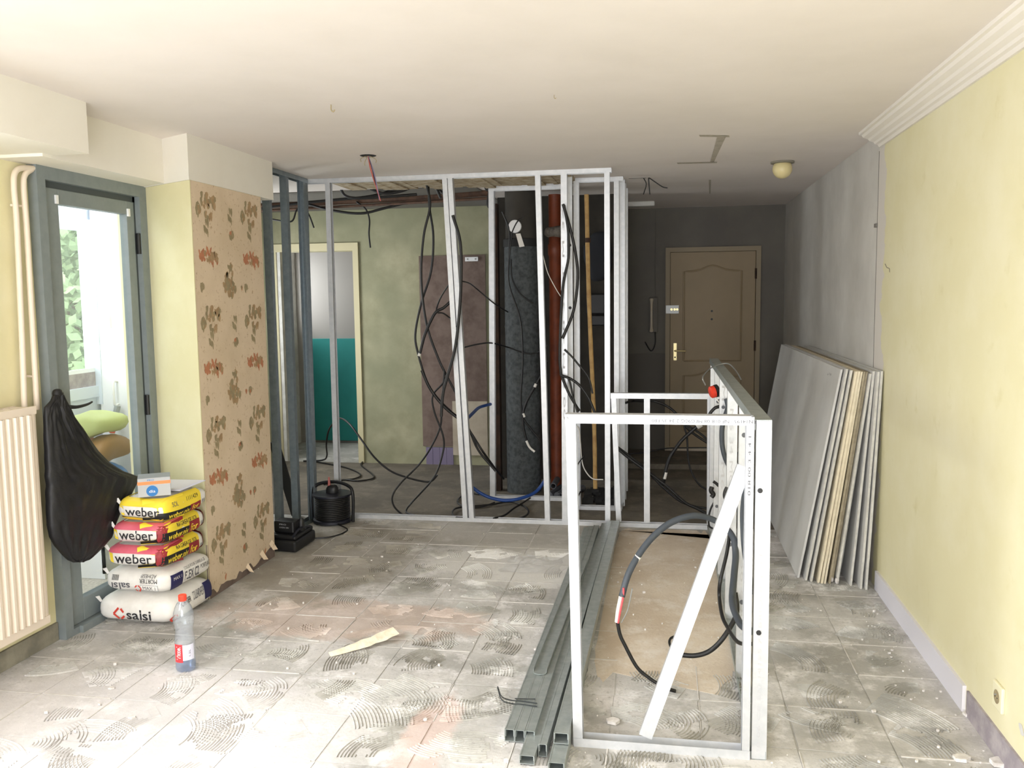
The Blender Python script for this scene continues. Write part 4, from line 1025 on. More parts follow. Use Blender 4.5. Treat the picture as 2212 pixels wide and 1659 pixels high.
# three yellow, black and pink ones
def weber(label, x0, x1, y0, y1, z0, z1, seed, top, rz=0.):
    B = make_bag(label, x0, x1, y0, y1, z0, z1, seed, None, g, rz); a, b, c = B['a'], B['b'], B['c']; F_, S_ = B['front'], B['side']
    pink = 'bag_yellow' if top else 'bag_pink'
    B['panel'](F_, -a*.93, a*.93, c*.36, c*.93, pink, .0010)
    if top: B['panel'](F_, -a*.9, a*.93, -c*.93, -c*.62, 'bag_yellow', .0010)
    else: B['panel'](F_, a*.70, a*.95, -c*.93, c*.93, 'bag_maroon', .0013); 
    u = -a*.62 if not top else -a*.55
    B['txt'](F_, 'weber', u, -.026, a*1.22 if not top else a*1.34, .044, 'ink_dark', bold=.008)
    mb = MB(); mb.add([F_(u-.034+dx, dz, .0024) for dx, dz in ((0, .022), (.022, .018), (.026, -.026), (.008, -.022))], [(0, 1, 2, 3)]); mb.build('emblem', 'bag_yellow', B['root'])
    # long side
    lo = -c*.8
    B['panel'](S_, -b*.98, b*.60, lo, c*.93, 'bag_yellow', .0010)
    B['panel'](S_, -b*.98, b*.10, -c*.75, c*.05 if not top else -c*.15, 'bag_black', .0018)
    B['panel'](S_, b*.10, b*.58, -c*.75, c*.30 if not top else -c*.1, 'bag_maroon', .0018)
    if not top: B['panel'](S_, b*.82, b*.97, -c*.8, c*.85, 'bag_maroon', .0014)
    B['txt'](S_, 'weber.niv', -b*.78, -c*.62, b*.85, c*.55 if not top else c*.36, 'bag_yellow', .0034, bold=.01)
    B['txt'](S_, 'for', b*.17, -c*.6, b*.32, c*.7 if not top else c*.4, 'bag_yellow', .0034, bold=.01)
    if top:
        B['txt'](S_, '1111429', -b*.05, c*.3, b*.5, .018, 'ink_dark'); B['txt'](S_, 'SOL', -b*.65, c*.2, b*.22, .02, 'ink_grey')
    else:
        B['txt'](S_, 'RAGREAGE SOL', -b*.45, c*.28, b*.95, .018, 'ink_dark')
    B['txt'](S_, 'P3', b*.64, -c*.4, b*.14, .018, 'ink_grey')
    return B
weber('lower of the two pink and yellow mortar bags in the stack', -2.73, -2.40, 3.79, 4.20, .288, .405, 3, False)
weber('upper of the two pink and yellow mortar bags, under the yellow topped one', -2.70, -2.398, 3.80, 4.205, .405, .520, 4, False)
B5 = weber('yellow topped mortar bag on top of the stack, under the small grey box', -2.665, -2.385, 3.815, 4.205, .520, .640, 5, True, -.07)
tz = .642
P = [Vector((-2.56, 3.98, tz+.004)), Vector((-2.40, 3.96, tz+.010)), Vector((-2.385, 4.18, tz+.016)), Vector((-2.60, 4.19, tz+.012))]
o = thing('paper_sheet', (-2.48, 4.07, tz), 'pale square sheet lying on the top mortar bag behind the grey box', 'sheet')
MB().extrude(P, (0, 0, .004)).build('sheet', 'label_lilac', o)
P2 = [P[0].lerp(P[1], .12)+Vector((0, .012, .0045)), P[1].lerp(P[0], .1)+Vector((0, .012, .0045)), P[2].lerp(P[3], .1)+Vector((0, -.012, .0045)), P[3].lerp(P[2], .1)+Vector((0, -.012, .0045))]
MB().add(P2, [(0, 1, 2, 3)]).build('printed_field', 'baseboard_white', o)
# small box
sb = thing('small_box', (-2.52, 3.89, .64), 'small grey cardboard box with orange stripe on top of the mortar bags', 'box')
ang = .55; ca, sa = math.cos(ang), math.sin(ang); c0 = Vector((-2.505, 3.905, .693)); ax, ay = Vector((ca, sa, 0)), Vector((-sa, ca, 0))
hx, hy, hz = .075, .062, .046
bevel(MB().obox(c0, ax*hx, ay*hy, (0, 0, hz)).build('carton', 'box_grey', sb), .002)
MB().obox(c0+Vector((0, 0, .022)), ax*(hx+.0006), ay*(hy+.0006), (0, 0, .008)).build('stripe', 'box_orange', sb)
MB().obox(c0+Vector((0, 0, hz+.0006)), ax*hx*.98, ay*hy*.98, (0, 0, .0006)).build('lid_flap', 'roller_grey', sb)
fc = c0-ay*(hy+.0012)
mb = MB(); mb.add([fc+ax*(-.01+.027*math.cos(q))+Vector((0, 0, -.018+.027*math.sin(q))) for q in [2*PI*i/24 for i in range(24)]], [tuple(range(24))]); mb.build('badge', 'box_blue', sb)
lettering('lettering', 'dia', lambda u, v: fc-ay*.0008+ax*(-.01+u)+Vector((0, 0, -.018+v)), -.014, -.008, .028, .014, 'white_plastic', sb)
lettering('lettering', 'PRO', lambda u, v: c0-ay*(hy+.001)+ax*u+Vector((0, 0, v)), -.03, .032, .03, .008, 'box_blue', sb)

# ------------------------------------------------------------------ black bin bag on the door handle
tb = thing('bin_bag', (-2.74, 3.66, .38), 'black plastic bin bag hanging from the balcony door handle', 'bag')
XB = -2.735
rows = [(853, 116, 136), (866, 110, 142), (880, 97, 150), (900, 96, 158), (925, 97, 176), (950, 98, 192), (975, 99, 208), (1000, 100, 232), (1018, 101, 262), (1030, 102, 297), (1046, 102, 290), (1062, 103, 282), (1085, 104, 266), (1110, 104, 254), (1135, 106, 245), (1160, 110, 238), (1180, 120, 222), (1198, 136, 204), (1209, 148, 190), (1214, 160, 178)]
RR = []
for (y0, l0, r0), (y1, l1, r1) in zip(rows, rows[1:]):
    for q in range(3): RR.append((y0+(y1-y0)*q/3, l0+(l1-l0)*q/3, r0+(r1-r0)*q/3))
RR.append(rows[-1]); vs = []; n = 120; m = len(RR)
for i, (py, lx, rx) in enumerate(RR):
    A, B_ = at(lx, py, X=XB), at(rx, py, X=XB); t_ = i/(m-1)
    th = .014+.062*math.sin(PI*min(1, t_*1.02))**1.2*(.25+.75*t_)
    cy, cz, hw_ = (A.y+B_.y)/2, (A.z+B_.z)/2, (B_.y-A.y)/2
    for j in range(n):
        q = 2*PI*j/n; u, sy2 = math.cos(q), math.sin(q)
        ed = 1+.03*mnoise.noise((t_*14, u*2, 8))*(t_ > .2)
        y = cy+hw_*u*ed; dz = (B_.z-A.z)/2*u
        # pleats fan out from the knot, crumples towards the filled bottom
        g_ = u*5.5/(.35+t_)-1.2*t_
        fold = .0085*abs(math.sin(g_*1.7+2*mnoise.noise((u*2, t_*2, 0))))*(1-.55*t_)+.013*t_*mnoise.noise((u*5, t_*11, 2))+.008*mnoise.noise((u*11-t_*9, t_*9, 5))
        x = XB+th*sy2*(abs(sy2)+1e-5)**-.3
        if sy2 > 0: x += fold*min(1, t_*5+.25)*(1-abs(u)**4)
        vs.append((max(x, -2.80), y, cz+dz+.006*t_*mnoise.noise((u*6, t_*5, 9))))
mb = MB().add(vs, [(i*n+j, i*n+(j+1) % n, (i+1)*n+(j+1) % n, (i+1)*n+j) for i in range(m-1) for j in range(n)]+[tuple(range(n))[::-1], tuple(range((m-1)*n, m*n))])
mb.build('bag', 'black_bag', tb, 70)
MB().tube([at(292, 1030, X=XB), at(303, 1029, X=XB+.01)], .004, 6, 0).build('tie', 'black_plastic', tb)
k_ = at(126, 855, X=XB); mb = MB(); pillow(mb, k_+Vector((-.005, 0, .012)), .02, .022, .022, 8, 6, 2.2, 3, .008); mb.build('knot', 'black_bag', tb, 60)

# ------------------------------------------------------------------ bottle
p = at(402, 1444, Z=.006); bo = thing('water_bottle', (p.x, p.y, .004), 'clear plastic water bottle with red cap standing on the bare floor', 'bottle')
prof = [(.030, .004), (.040, .008), (.0425, .02), (.0415, .05), (.0425, .06), (.0425, .125), (.041, .13), (.0425, .135), (.0385, .165), (.036, .18), (.0385, .195), (.043, .215), (.044, .235), (.041, .262), (.034, .285), (.024, .303), (.0145, .312), (.0135, .318)]
mb = MB(); n = 24
for i, (r_, z) in enumerate(prof): 
    for j in range(n):
        q = 2*PI*j/n; rr = r_*(1-.03*(math.sin(6*q)**8)*(.02 < z < .05)-.03*(math.sin(4*q+z*60)**6)*(.14 < z < .25)); mb.v.append((p.x+rr*math.cos(q), p.y+rr*math.sin(q), z))
mb.f = [(i*n+j, i*n+(j+1) % n, (i+1)*n+(j+1) % n, (i+1)*n+j) for i in range(len(prof)-1) for j in range(n)]+[tuple(range(n))[::-1]]
mb.build('body', 'bottle_plastic', bo, 50)
MB().lathe([(.028, .0055), (.039, .010), (.0408, .02), (.040, .034)], (p.x, p.y, 0), 24).build('water', 'bottle_water', bo, 50)
MB().lathe([(.0165, .312), (.0175, .314), (.0175, .336), (.0155, .338)], (p.x, p.y, 0), 20).build('cap', 'cap_red', bo, 40)
for z in (.318, .330): MB().lathe([(.0178, z), (.0178, z+.003)], (p.x, p.y, 0), 20).build('cap_rib', 'cap_red', bo)
th0 = math.atan2(-p.y, -p.x)
def cyl(u, v, r_=.0432): return Vector((p.x+r_*math.cos(th0+u), p.y+r_*math.sin(th0+u), v))
def wrap(u0, u1, v0, v1, m_, r_, nm, slant=0.):
    mb = MB(); k_ = 12
    for i in range(k_+1):
        u = u0+(u1-u0)*i/k_; mb.v += [tuple(cyl(u+slant*.0, v0, r_)), tuple(cyl(u, v1, r_))]
    mb.f = [(2*i, 2*i+2, 2*i+3, 2*i+1) for i in range(k_)]
    me = bpy.data.meshes.new(nm); me.from_pydata(mb.v, [], mb.f); me.materials.append(M[m_])
    o = bpy.data.objects.new(nm, me); C.objects.link(o); o.parent = bo; o.matrix_parent_inverse = Matrix.Translation(bo.location).inverted(); return o
wrap(-1.25, .95, .058, .126, 'label_lilac', .0431, 'paper_label'); wrap(-1.2, -.25, .050, .130, 'label_red', .0435, 'red_label')
lettering('lettering', 'Vittel', lambda u, v: cyl(-.45-v/.0435, .062+u, .0440), 0, 0, .058, .020, 'white_plastic', bo, .01)
lettering('lettering', '1,5L', lambda u, v: cyl(.55-v/.0435, .075+u, .0440), 0, 0, .03, .010, 'ink_grey', bo)

# ------------------------------------------------------------------ tools by the return frame
tc = thing('tool_case', (-2.40, 5.24, 0), 'low black tool case on the floor at the end of the pillar', 'case')
q = [at(578, 1188, Z=.008), at(640, 1194, Z=.008), at(683, 1165, Z=.008), at(612, 1150, Z=.008)]
q = [Vector((v.x, v.y, 0)) for v in q]
q[3] = q[0]+(q[2]-q[1])
L = [v+Vector((0, 0, .004)) for v in q]
bevel(MB().extrude(L, (0, 0, .075)).build('base', 'black_plastic', tc), .018, 3)
cen = sum(q, Vector())/4
L2 = [cen+(v-cen)*.9+Vector((0, 0, .079)) for v in q]
bevel(MB().extrude(L2, (0, 0, .03)).build('lid', 'black_plastic', tc), .012, 2)
ex, ey = (q[1]-q[0]).normalized(), (q[3]-q[0]).normalized()
c2 = q[0]+ex*.10+ey*.10
bevel(MB().obox(c2+Vector((0, 0, .15)), ex*.075, ey*.05, (0, 0, .04)).build('battery_pack', 'black_plastic', tc), .012, 2)
for z, w in ((.165, .05), (.145, .07)): lettering('lettering', 'LI-ION 18V' if w > .06 else 'PRO', lambda u, v: c2-ey*.0515+ex*(u-.03)+Vector((0, 0, z+v)), 0, 0, w, .008, 'ink_light', tc)
MB().tube([q[1]-ex*.02+Vector((0, 0, .11)), q[1]-ex*.02+ey*.1+Vector((0, 0, .135)), q[2]-ex*.02-ey*.05+Vector((0, 0, .11))], .008, 8).build('handle', 'navy_plastic', tc)
pk = at(630, 1120, Y=5.32)
MB().lathe([(.018, .1), (.022, .12), (.02, .17), (.012, .19)], (q[1].x-.03, q[1].y+.16, 0), 12).build('knob', 'black_plastic', tc, 40)
rl = thing('cable_reel', (-2.335, 5.78, 0), 'dark navy cable reel standing on the floor behind the stud frame', 'reel')
rc = Vector((-2.36, 5.86, 0)); n = 20
MB().lathe([(.135, .008), (.14, .012), (.14, .03), (.125, .034)], rc, 28).build('flange', 'navy_plastic', rl, 40)
MB().lathe([(.122, .034), (.122, .195)], rc, 28).build('drum', 'black_plastic', rl, 40)
mb = MB()
for i in range(12): mb.lathe([(.123+.004*math.sin(PI*k_/4), .036+i*.013+.013*k_/4) for k_ in range(5)], rc, 24)
tag(mb.build('wound_cable', 'black_cable', rl, 60), kind='stuff')
MB().lathe([(.125, .195), (.14, .2), (.14, .212), (.05, .216)], rc, 28).build('flange', 'navy_plastic', rl, 40)
mb = MB(); pillow(mb, rc+Vector((0, 0, .235)), .045, .035, .04, 10, 8, 2.5, 2, .01); mb.build('socket', 'black_plastic', rl, 60)
MB().lathe([(.012, .26), (.006, .33)], rc+Vector((-.02, 0, 0)), 8).build('plug', 'copper_red', rl)
MB().tube([rc+Vector((.16, -.02, .012)), rc+Vector((.165, -.02, .2)), rc+Vector((.13, 0, .265)), rc+Vector((0, .05, .285)), rc+Vector((-.13, .06, .262)), rc+Vector((-.165, .05, .2)), rc+Vector((-.165, .05, .012))], .012, 8, 5).build('carry_frame', 'black_plastic', rl, 60)
MB().tube([rc+Vector((.09, -.13, .02)), rc+Vector((.2, -.24, .01)), rc+Vector((.14, -.42, .009)), rc+Vector((-.05, -.47, .009)), rc+Vector((-.2, -.45, .009))], .005, 6).build('lead', 'black_cable', rl)
a, b = at(640, 1112, Z=.01), at(592, 955, Y=5.75)
pl = thing('dark_plank', a, 'narrow dark plank leaning behind the return frame studs', 'plank')
d_ = (b-a).normalized(); sd = Vector((1, .2, 0)); sd = (sd-d_*sd.dot(d_)).normalized()
bevel(MB().obox((a+b)/2, d_*(b-a).length/2, sd*.035, d_.cross(sd)*.01).build('board', 'plank_dark', pl), .002)

# ------------------------------------------------------------------ small things on floor, wall and ceiling
a, b = at(712, 1418, Z=.006), at(856, 1379, Z=.006)
o = thing('torn_strip', a, 'torn strip of cream wallpaper lying in the middle of the floor', 'paper strip')
mb = MB(); n = 20; d_ = (b-a).normalized(); sd = Vector((-d_.y, d_.x, 0)); L_ = (b-a).length
for i in range(n+1):
    t_ = i/n; w = .012+.035*min(1, t_*1.7)*(.75+.5*mnoise.noise((t_*7, 0, 3)))
    c_ = a+d_*L_*t_; up = .004+.03*t_*t_+.008*mnoise.noise((t_*5, 2, 0))**2
    for s_ in (0, 1): mb.v += [tuple(c_+sd*w*(s_-.5)*2*.8+Vector((0, 0, up+.012*s_)))]
n0 = len(mb.v)
mb.v += [(x, y, z-.0025) for x, y, z in mb.v[:n0]]
for i in range(n):
    q = (2*i, 2*i+1, 2*i+3, 2*i+2); mb.f.append(q); mb.f.append(tuple(n0+k_ for k_ in q[::-1])); mb.f.append((2*i, 2*i+2, n0+2*i+2, n0+2*i)); mb.f.append((2*i+1, n0+2*i+1, n0+2*i+3, 2*i+3))
mb.build('strip', 'strip_paper', o)
tag(o.children[0])
p = at(1152, 1222, Z=0); mb = MB(); n = 22
for i in range(n+1):
    for j in range(n+1):
        u, v = i/n*2-1, j/n*2-1; e = max(0, 1-(u*u+v*v)*.8)
        mb.v.append((p.x+u*.17*(1+.2*mnoise.noise((v*2, 3, 1))), p.y+v*.16*(1+.25*mnoise.noise((u*2, 1, 1))), .006+e*(.02+.055*abs(mnoise.noise((u*2.6, v*2.6, 5)))+.02*abs(mnoise.noise((u*7, v*7, 2))))))
mb.f = [(i*(n+1)+j, (i+1)*(n+1)+j, (i+1)*(n+1)+j+1, i*(n+1)+j+1) for i in range(n) for j in range(n)]
tag(mb.build('plastic_film', 'film_plastic'), 'crumpled clear plastic film lying on the floor left of the long studs', 'film')
p = at(2157, 1505, X=1.13); o = thing('wall_socket', (1.136, p.y, p.z), 'cream wall socket low on the right wall', 'socket')
bevel(MB().box(1.124, 1.1365, p.y-.042, p.y+.042, p.z-.045, p.z+.045).build('plate', 'outlet_cream', o), .004)
MB().lathe([(.024, 1.1225), (.022, 1.1242)], (0, p.y, p.z), 20, 'X').build('well', 'print_olive', o)
MB().lathe([(.0025, 1.116), (.0025, 1.1226)], (0, p.y, p.z+.008), 8, 'X').build('earth_pin', 'wire_grey', o)
for q in (-.009, .009): MB().lathe([(.003, 1.1218), (.003, 1.1226)], (0, p.y+q, p.z-.002), 8, 'X').build('contact_hole', 'black_plastic', o)
for i, (x, y, lb) in enumerate(((715, 226, 'small hook left in the ceiling towards the left of the room'), (1197, 205, 'tiny hook left in the middle of the ceiling'))):
    p = at(x, y, Z=H); o = thing('ceiling_hook', p, lb, 'hook', 'ceiling hooks')
    s_ = 1.2-.6*i
    MB().tube([p, p+Vector((0, 0, -.018*s_)), p+Vector((.008*s_, 0, -.026*s_)), p+Vector((.014*s_, 0, -.018*s_))], .0025*s_, 6).build('hook', 'print_olive', o)
p = at(795, 336, Z=H); o = thing('ceiling_wires', p, 'bundle of stripped lamp wires hanging from a hole in the ceiling', 'wire')
MB().lathe([(.05, H-.0005), (.045, H-.003)], (p.x, p.y, 0), 12).build('hole', 'duct_black', o)
r = random.Random(8)
for e_, mm in (((822, 434), 'copper_red'), ((820, 432), 'mauve_tile'), ((816, 415), 'copper_red'), ((812, 400), 'duct_black')):
    e = at(e_[0], e_[1], Y=p.y); MB().tube([p, p.lerp(e, .4)+Vector((r.uniform(-.01, .01), 0, 0)), e], .0035, 6, 4).build('wire', mm, o)
for e_ in ((780, 350), (812, 352), (788, 358)): MB().tube([p, at(e_[0], e_[1]-8, Y=p.y), at(e_[0], e_[1], Y=p.y)], .0022, 5, 3).build('wire', 'print_olive', o)
p = at(1401, 384, Z=H); o = thing('ceiling_wires', p, 'dark wires poking out of the hall ceiling beside the frame', 'wire')
for pts in ([(1401, 384), (1402, 400), (1404, 420)], [(1402, 384), (1418, 395), (1432, 404), (1442, 406)], [(1390, 384), (1396, 398), (1390, 420)], [(1358, 385), (1380, 384), (1396, 384)]):
    MB().tube([at(x, y, Y=p.y) for x, y in pts], .004, 6, 4).build('wire', 'black_cable', o)
p = at(1545, 845, Y=5.0)
o = thing('line_reel', p, 'red and black round reel hung at the far end of the half height wall', 'reel')
ax = Vector((-.93, -.28, -.25)).normalized()
def disc(c, ax, prof, m_, nm, par):
    a_ = ax.orthogonal().normalized(); b_ = ax.cross(a_); mb = MB(); n = 20
    for r_, h in prof: mb.v += [tuple(c+ax*h+r_*(math.cos(2*PI*j/n)*a_+math.sin(2*PI*j/n)*b_)) for j in range(n)]
    k_ = len(prof); mb.f = [(i*n+j, i*n+(j+1) % n, (i+1)*n+(j+1) % n, (i+1)*n+j) for i in range(k_-1) for j in range(n)]+[tuple(range(n))[::-1], tuple(range((k_-1)*n, k_*n))]
    return mb.build(nm, m_, par, 40)
disc(p, ax, [(.03, .002), (.034, .004), (.034, .026), (.026, .032)], 'red_plastic', 'front_shell', o); disc(p, ax, [(.03, -.02), (.036, -.016), (.036, .001), (.03, .003)], 'black_plastic', 'back_shell', o)
MB().tube([p+Vector((0, 0, -.03)), at(1548, 862, Y=5.0), at(1556, 872, Y=5.0)], .004, 6).build('line', 'white_wire', o)
tag(MB().tube([at(1524, 832, Y=5.0), at(1518, 815, Y=5.0), at(1533, 797, Y=5.2), at(1552, 788, Y=5.3), at(1574, 786, Y=5.3), at(1591, 803, Y=5.2), at(1601, 820, Y=5.1)], .0035, 6).build('wire_loop', 'wire_grey'), 'grey wire loop arching over the top of the half height wall', 'wire')

# ------------------------------------------------------------------ cables
def cable(pts, r, label, m_='black_cable', name='cable', group=None, floor=None, Y=None):
    P = []
    for q in pts:
        if len(q) > 2 and q[2] == 'f': v = at(q[0], q[1], Z=r+.008)
        elif floor is not None and len(q) == 2: v = at(q[0], q[1], Z=floor)
        else: v = at(q[0], q[1], Y=(q[2] if len(q) > 2 else Y))
        v.z = max(v.z, r+.006); P.append(v)
    o = MB().tube(P, r, 8, 6).build(name, m_, None, 60)
    return tag(o, label, 'cable', group)
def sleeve(par, pts, r, m_, Y, nm='sleeve'):
    return MB().tube([at(x, y, Y=Y) for x, y in pts], r, 8, 4).build(nm, m_, par, 60)
YC = 6.28
cable([(922, 400), (929, 445), (915, 511), (910, 601), (921, 698), (945, 770), (965, 812), (985, 850), (1000, 880)], .009, 'black cable hanging from the ceiling left of the first leaning stud, outer left curve', Y=6.35)
cable([(925, 398), (928, 450), (936, 511), (931, 586), (910, 655), (897, 722), (904, 767), (922, 824), (945, 860), (975, 890), (1008, 918), (1033, 972), (1071, 1018)], .009, 'black cable crossing over itself and running down behind the first leaning stud', Y=6.42)
sl = cable([(975, 650), (958, 665), (943, 673), (932, 690), (917, 725), (907, 764)], .011, 'thick short black cable tail above the mauve plaster patch', Y=6.3)
sleeve(sl, [(907, 763), (905, 769)], .0115, 'white_wire', 6.3, 'white_tip')
cable([(911, 800), (930, 841), (962, 881), (1004, 914)], .011, 'thick black cable sweeping to the right behind the first leaning stud', Y=6.22)
cable([(972, 795), (957, 827), (935, 854), (938, 889), (957, 941), (957, 976), (938, 1030, 6.2), (890, 1085, 6.2), (878, 1101, 6.16), (880, 1112, 6.13), (896, 1122, 6.08)], .007, 'black cable winding down to the bottom track with a bulge to the right', Y=6.3)
cable([(960, 800), (954, 881), (951, 922), (930, 968), (903, 1006), (865, 1044, 6.2), (848, 1071, 6.15), (851, 1093, 6.1), (870, 1112, 6.06), (889, 1124, 6.02)], .007, 'black cable swinging far left before it reaches the bottom track', Y=6.3)
cable([(655, 996, 'f'), (696, 994, 'f'), (706, 985, 7.9), (705, 960, 7.5), (710, 930, 7.4), (724, 910, 7.3), (737, 904, 7.2), (756, 917, 7.0), (778, 946, 6.9), (808, 987, 6.8), (843, 1017, 6.8), (881, 1032, 6.8), (915, 1040, 6.8), (932, 1039, 6.8), (945, 1026, 6.8)], .008, 'black cable arching up in front of the teal doorway')
cable([(683, 998), (745, 1010), (778, 1025), (765, 1035), (724, 1039), (690, 1046), (672, 1056)], .007, 'thin cable snaking over the floor in front of the doorway', floor=.01)
cable([(783, 998), (781, 1006), (808, 1030), (778, 1039), (740, 1037), (700, 1047)], .007, 'second thin cable on the floor by the right door casing', floor=.012)
cable([(978, 465), (994, 523), (996, 601), (992, 677), (983, 752), (967, 812), (957, 850), (953, 900)], .011, 'thick black cable looping in front of the first leaning stud', Y=5.93)
cable([(979, 470, 6.03), (986, 560), (986, 660), (985, 760), (993, 818), (1006, 886), (1011, 922), (1023, 944), (1046, 980), (1071, 1014, 6.6), (1088, 1034, 6.86)], .009, 'black cable dropping beside the first leaning stud and veering right', Y=6.1)
cable([(974, 612, 6.02), (966, 620, 6.2), (949, 649), (943, 673), (958, 677), (975, 690), (986, 705, 6.02)], .006, 'thin dark cable hooked over the mauve plaster patch', Y=6.5)
cable([(984, 606, 6.02), (1012, 611, 6.3), (1031, 625), (1067, 655, 6.66), (1097, 674, 6.89)], .005, 'thin dark cable arching from the leaning stud towards the duct', Y=6.6)
cable([(996, 752, 6.02), (1030, 744, 6.4), (1061, 741, 6.67), (1097, 750, 6.88), (1130, 762, 6.868), (1151, 764, 6.88), (1170, 757, 6.8), (1181, 746, 6.5)], .006, 'dark cable running across the duct at half height', Y=6.6)
o = cable([(1085, 457), (1100, 499), (1099, 560), (1100, 616), (1124, 692), (1129, 780), (1125, 856), (1130, 901), (1147, 927), (1166, 950)], .007, 'black cable hanging down the front of the duct', Y=6.87)
sleeve(o, [(1130, 893), (1133, 901)], .010, 'white_wire', 6.865, 'white_tape')
o = cable([(1182, 780), (1173, 803), (1155, 836), (1137, 869), (1130, 895), (1131, 925), (1138, 955)], .009, 'thick black cable with a pale end hanging beside the duct', Y=6.866)
sleeve(o, [(1137, 952), (1144, 966), (1155, 976)], .010, 'white_wire', 6.864, 'pale_end'); sleeve(o, [(1155, 836), (1158, 829)], .012, 'white_wire', 6.864, 'white_tape')
cable([(1104, 560), (1106, 601), (1121, 631), (1140, 648), (1152, 656)], .006, 'short black cable curving across the duct below the white cap', Y=6.872)
sleeve(dc, [(1130, 470), (1118, 478), (1107, 500), (1104, 520), (1100, 560)], .005, 'black_cable', 6.86, 'strap')
cable([(1216, 441), (1230, 487), (1243, 545), (1248, 601), (1239, 671), (1215, 731)], .010, 'thick black cable pushed through the lettered stud, right hand loop', Y=5.955)
cable([(1218, 443), (1227, 495), (1228, 556), (1217, 610), (1212, 677), (1209, 767), (1211, 800), (1214, 815), (1232, 856), (1252, 888)], .009, 'black cable running all down the lettered stud', Y=5.945)
cable([(1219, 755), (1235, 770), (1250, 788), (1263, 803), (1273, 820), (1280, 850)], .007, 'black cable leaving a hole in the lettered stud at chest height', Y=5.955)
o = cable([(1212, 806, 5.985), (1213, 811, 5.96), (1230, 817), (1248, 829), (1262, 845), (1274, 865), (1286, 895)], .009, 'second black cable leaving the lettered stud, thicker and lower', Y=5.93)
sleeve(o, [(1213, 812), (1222, 814), (1229, 820), (1234, 838), (1238, 858), (1243, 875), (1249, 895)], .007, 'black_cable', 5.92, 'branch')
cable([(1164, 530, 5.985), (1170, 540, 6.05), (1182, 586, 6.1), (1196, 615, 6.1), (1209, 637, 6.02), (1214, 642, 5.985)], .003, 'very thin white wire hanging beside the orange pipe', 'white_wire', Y=6.4)
cable([(1246, 920, 6.425), (1251, 930), (1254, 960), (1257, 995), (1264, 1016), (1280, 1034), (1303, 1036)], .0045, 'white wire curving low in the narrow frame', 'white_wire', Y=6.38)
cable([(1244, 1015, 6.425), (1250, 1000, 6.35), (1262, 985, 6.3)], .004, 'short dark wire stub behind the front frame post')
cable([(1243, 1085, 6.425), (1247, 1075, 6.35), (1254, 1062, 6.3)], .005, 'dark wire stub near the floor behind the front frame post')
cable([(1006, 908, 6.03), (1022, 892, 6.3), (1034, 881), (1048, 876, 6.6), (1060, 873, 6.69)], .012, 'short blue conduit curving behind the first leaning stud', 'blue_conduit', 'conduit', Y=6.5)
cable([(1021, 1053, 6.3), (1036, 1064, 6.3), (1059, 1075, 6.3), (1092, 1081, 6.3), (1127, 1076, 6.35), (1158, 1062, 6.45), (1180, 1034, 6.5)], .013, 'blue conduit sagging across the foot of the shaft', 'blue_conduit', 'conduit')
cable([(1068, 1086), (1040, 1095), (1005, 1095), (988, 1084), (1000, 1070), (1020, 1066), (1035, 1068)], .007, 'black cable coil on the floor behind the bottom track, left loop', floor=.012)
cable([(1004, 1119), (985, 1117), (977, 1108), (985, 1098), (1015, 1094), (1060, 1090), (1100, 1084), (1130, 1092), (1142, 1106), (1130, 1117), (1107, 1121)], .007, 'long black cable lying in a flat loop behind the bottom track', floor=.02)
cable([(1066, 1120), (1090, 1113), (1110, 1098), (1130, 1086), (1145, 1076)], .007, 'black cable end crossing the flat floor loop', floor=.028)
# overhead bundle
for i, (pts, lb) in enumerate(((
  [(566, 450), (640, 440), (720, 432), (800, 424), (860, 408), (920, 396)], 'black cable strung along the rusty pipe, uppermost'), (
  [(660, 440), (720, 455), (780, 461), (830, 450), (890, 436), (960, 430)], 'black cable sagging below the rusty pipe'), (
  [(800, 408), (830, 418), (870, 412), (910, 395), (935, 400), (960, 420)], 'black cable bundled near the ceiling above the first leaning stud'), (
  [(735, 405), (745, 422), (770, 428), (820, 426), (900, 420)], 'short black cable bent over the rusty pipe'), (
  [(860, 400), (890, 392), (925, 392), (940, 402), (952, 428)], 'black cable curling over the top of the bundle'), (
  [(570, 455), (585, 458), (578, 470), (600, 476), (630, 478), (640, 455), (650, 445)], 'loose black cable loop behind the return frame'), (
  [(770, 436), (790, 452), (798, 475), (797, 505), (800, 535)], 'black cable end hanging free in front of the green wallpaper'), (
  [(660, 450), (670, 470), (678, 492)], 'short cable end dangling right of the corner stud'), (
  [(1046, 400), (1052, 412), (1058, 396), (1053, 440), (1060, 452)], 'tangle of thin black cable at the timber post top'))):
    cable(pts, .011 if i < 5 else .0075, lb, Y=6.72-.03*i if i not in (1, 5, 6, 7, 8) else (6.70 if i == 8 else 7.21))
# behind and inside the half height wall
cable([(1352, 870), (1366, 866, 6.9), (1386, 867, 6.8), (1410, 866), (1440, 877), (1462, 895), (1490, 930), (1530, 958)], .010, 'black cable arching high behind the low back frame', Y=6.7)
cable([(1329, 962), (1360, 985), (1389, 1008), (1410, 1030), (1432, 1052), (1467, 1081), (1500, 1094), (1526, 1098)], .009, 'black cable slanting down across the low back frame, upper one', Y=6.3)
cable([(1330, 966), (1362, 992), (1392, 1014), (1435, 1046), (1478, 1084), (1505, 1098), (1528, 1110)], .011, 'thicker black cable slanting down across the low back frame, lower one', Y=6.25)
cable([(1478, 919), (1484, 946), (1487, 994), (1497, 1027), (1512, 1048), (1526, 1057)], .007, 'thin black cable dropping behind the low back frame', Y=6.4)
o = cable([(1505, 922), (1490, 935), (1473, 951), (1460, 968), (1448, 986), (1441, 1005), (1437, 1022), (1432, 1048)], .013, 'thick black cable with a white tape band behind the low back frame', Y=6.35)
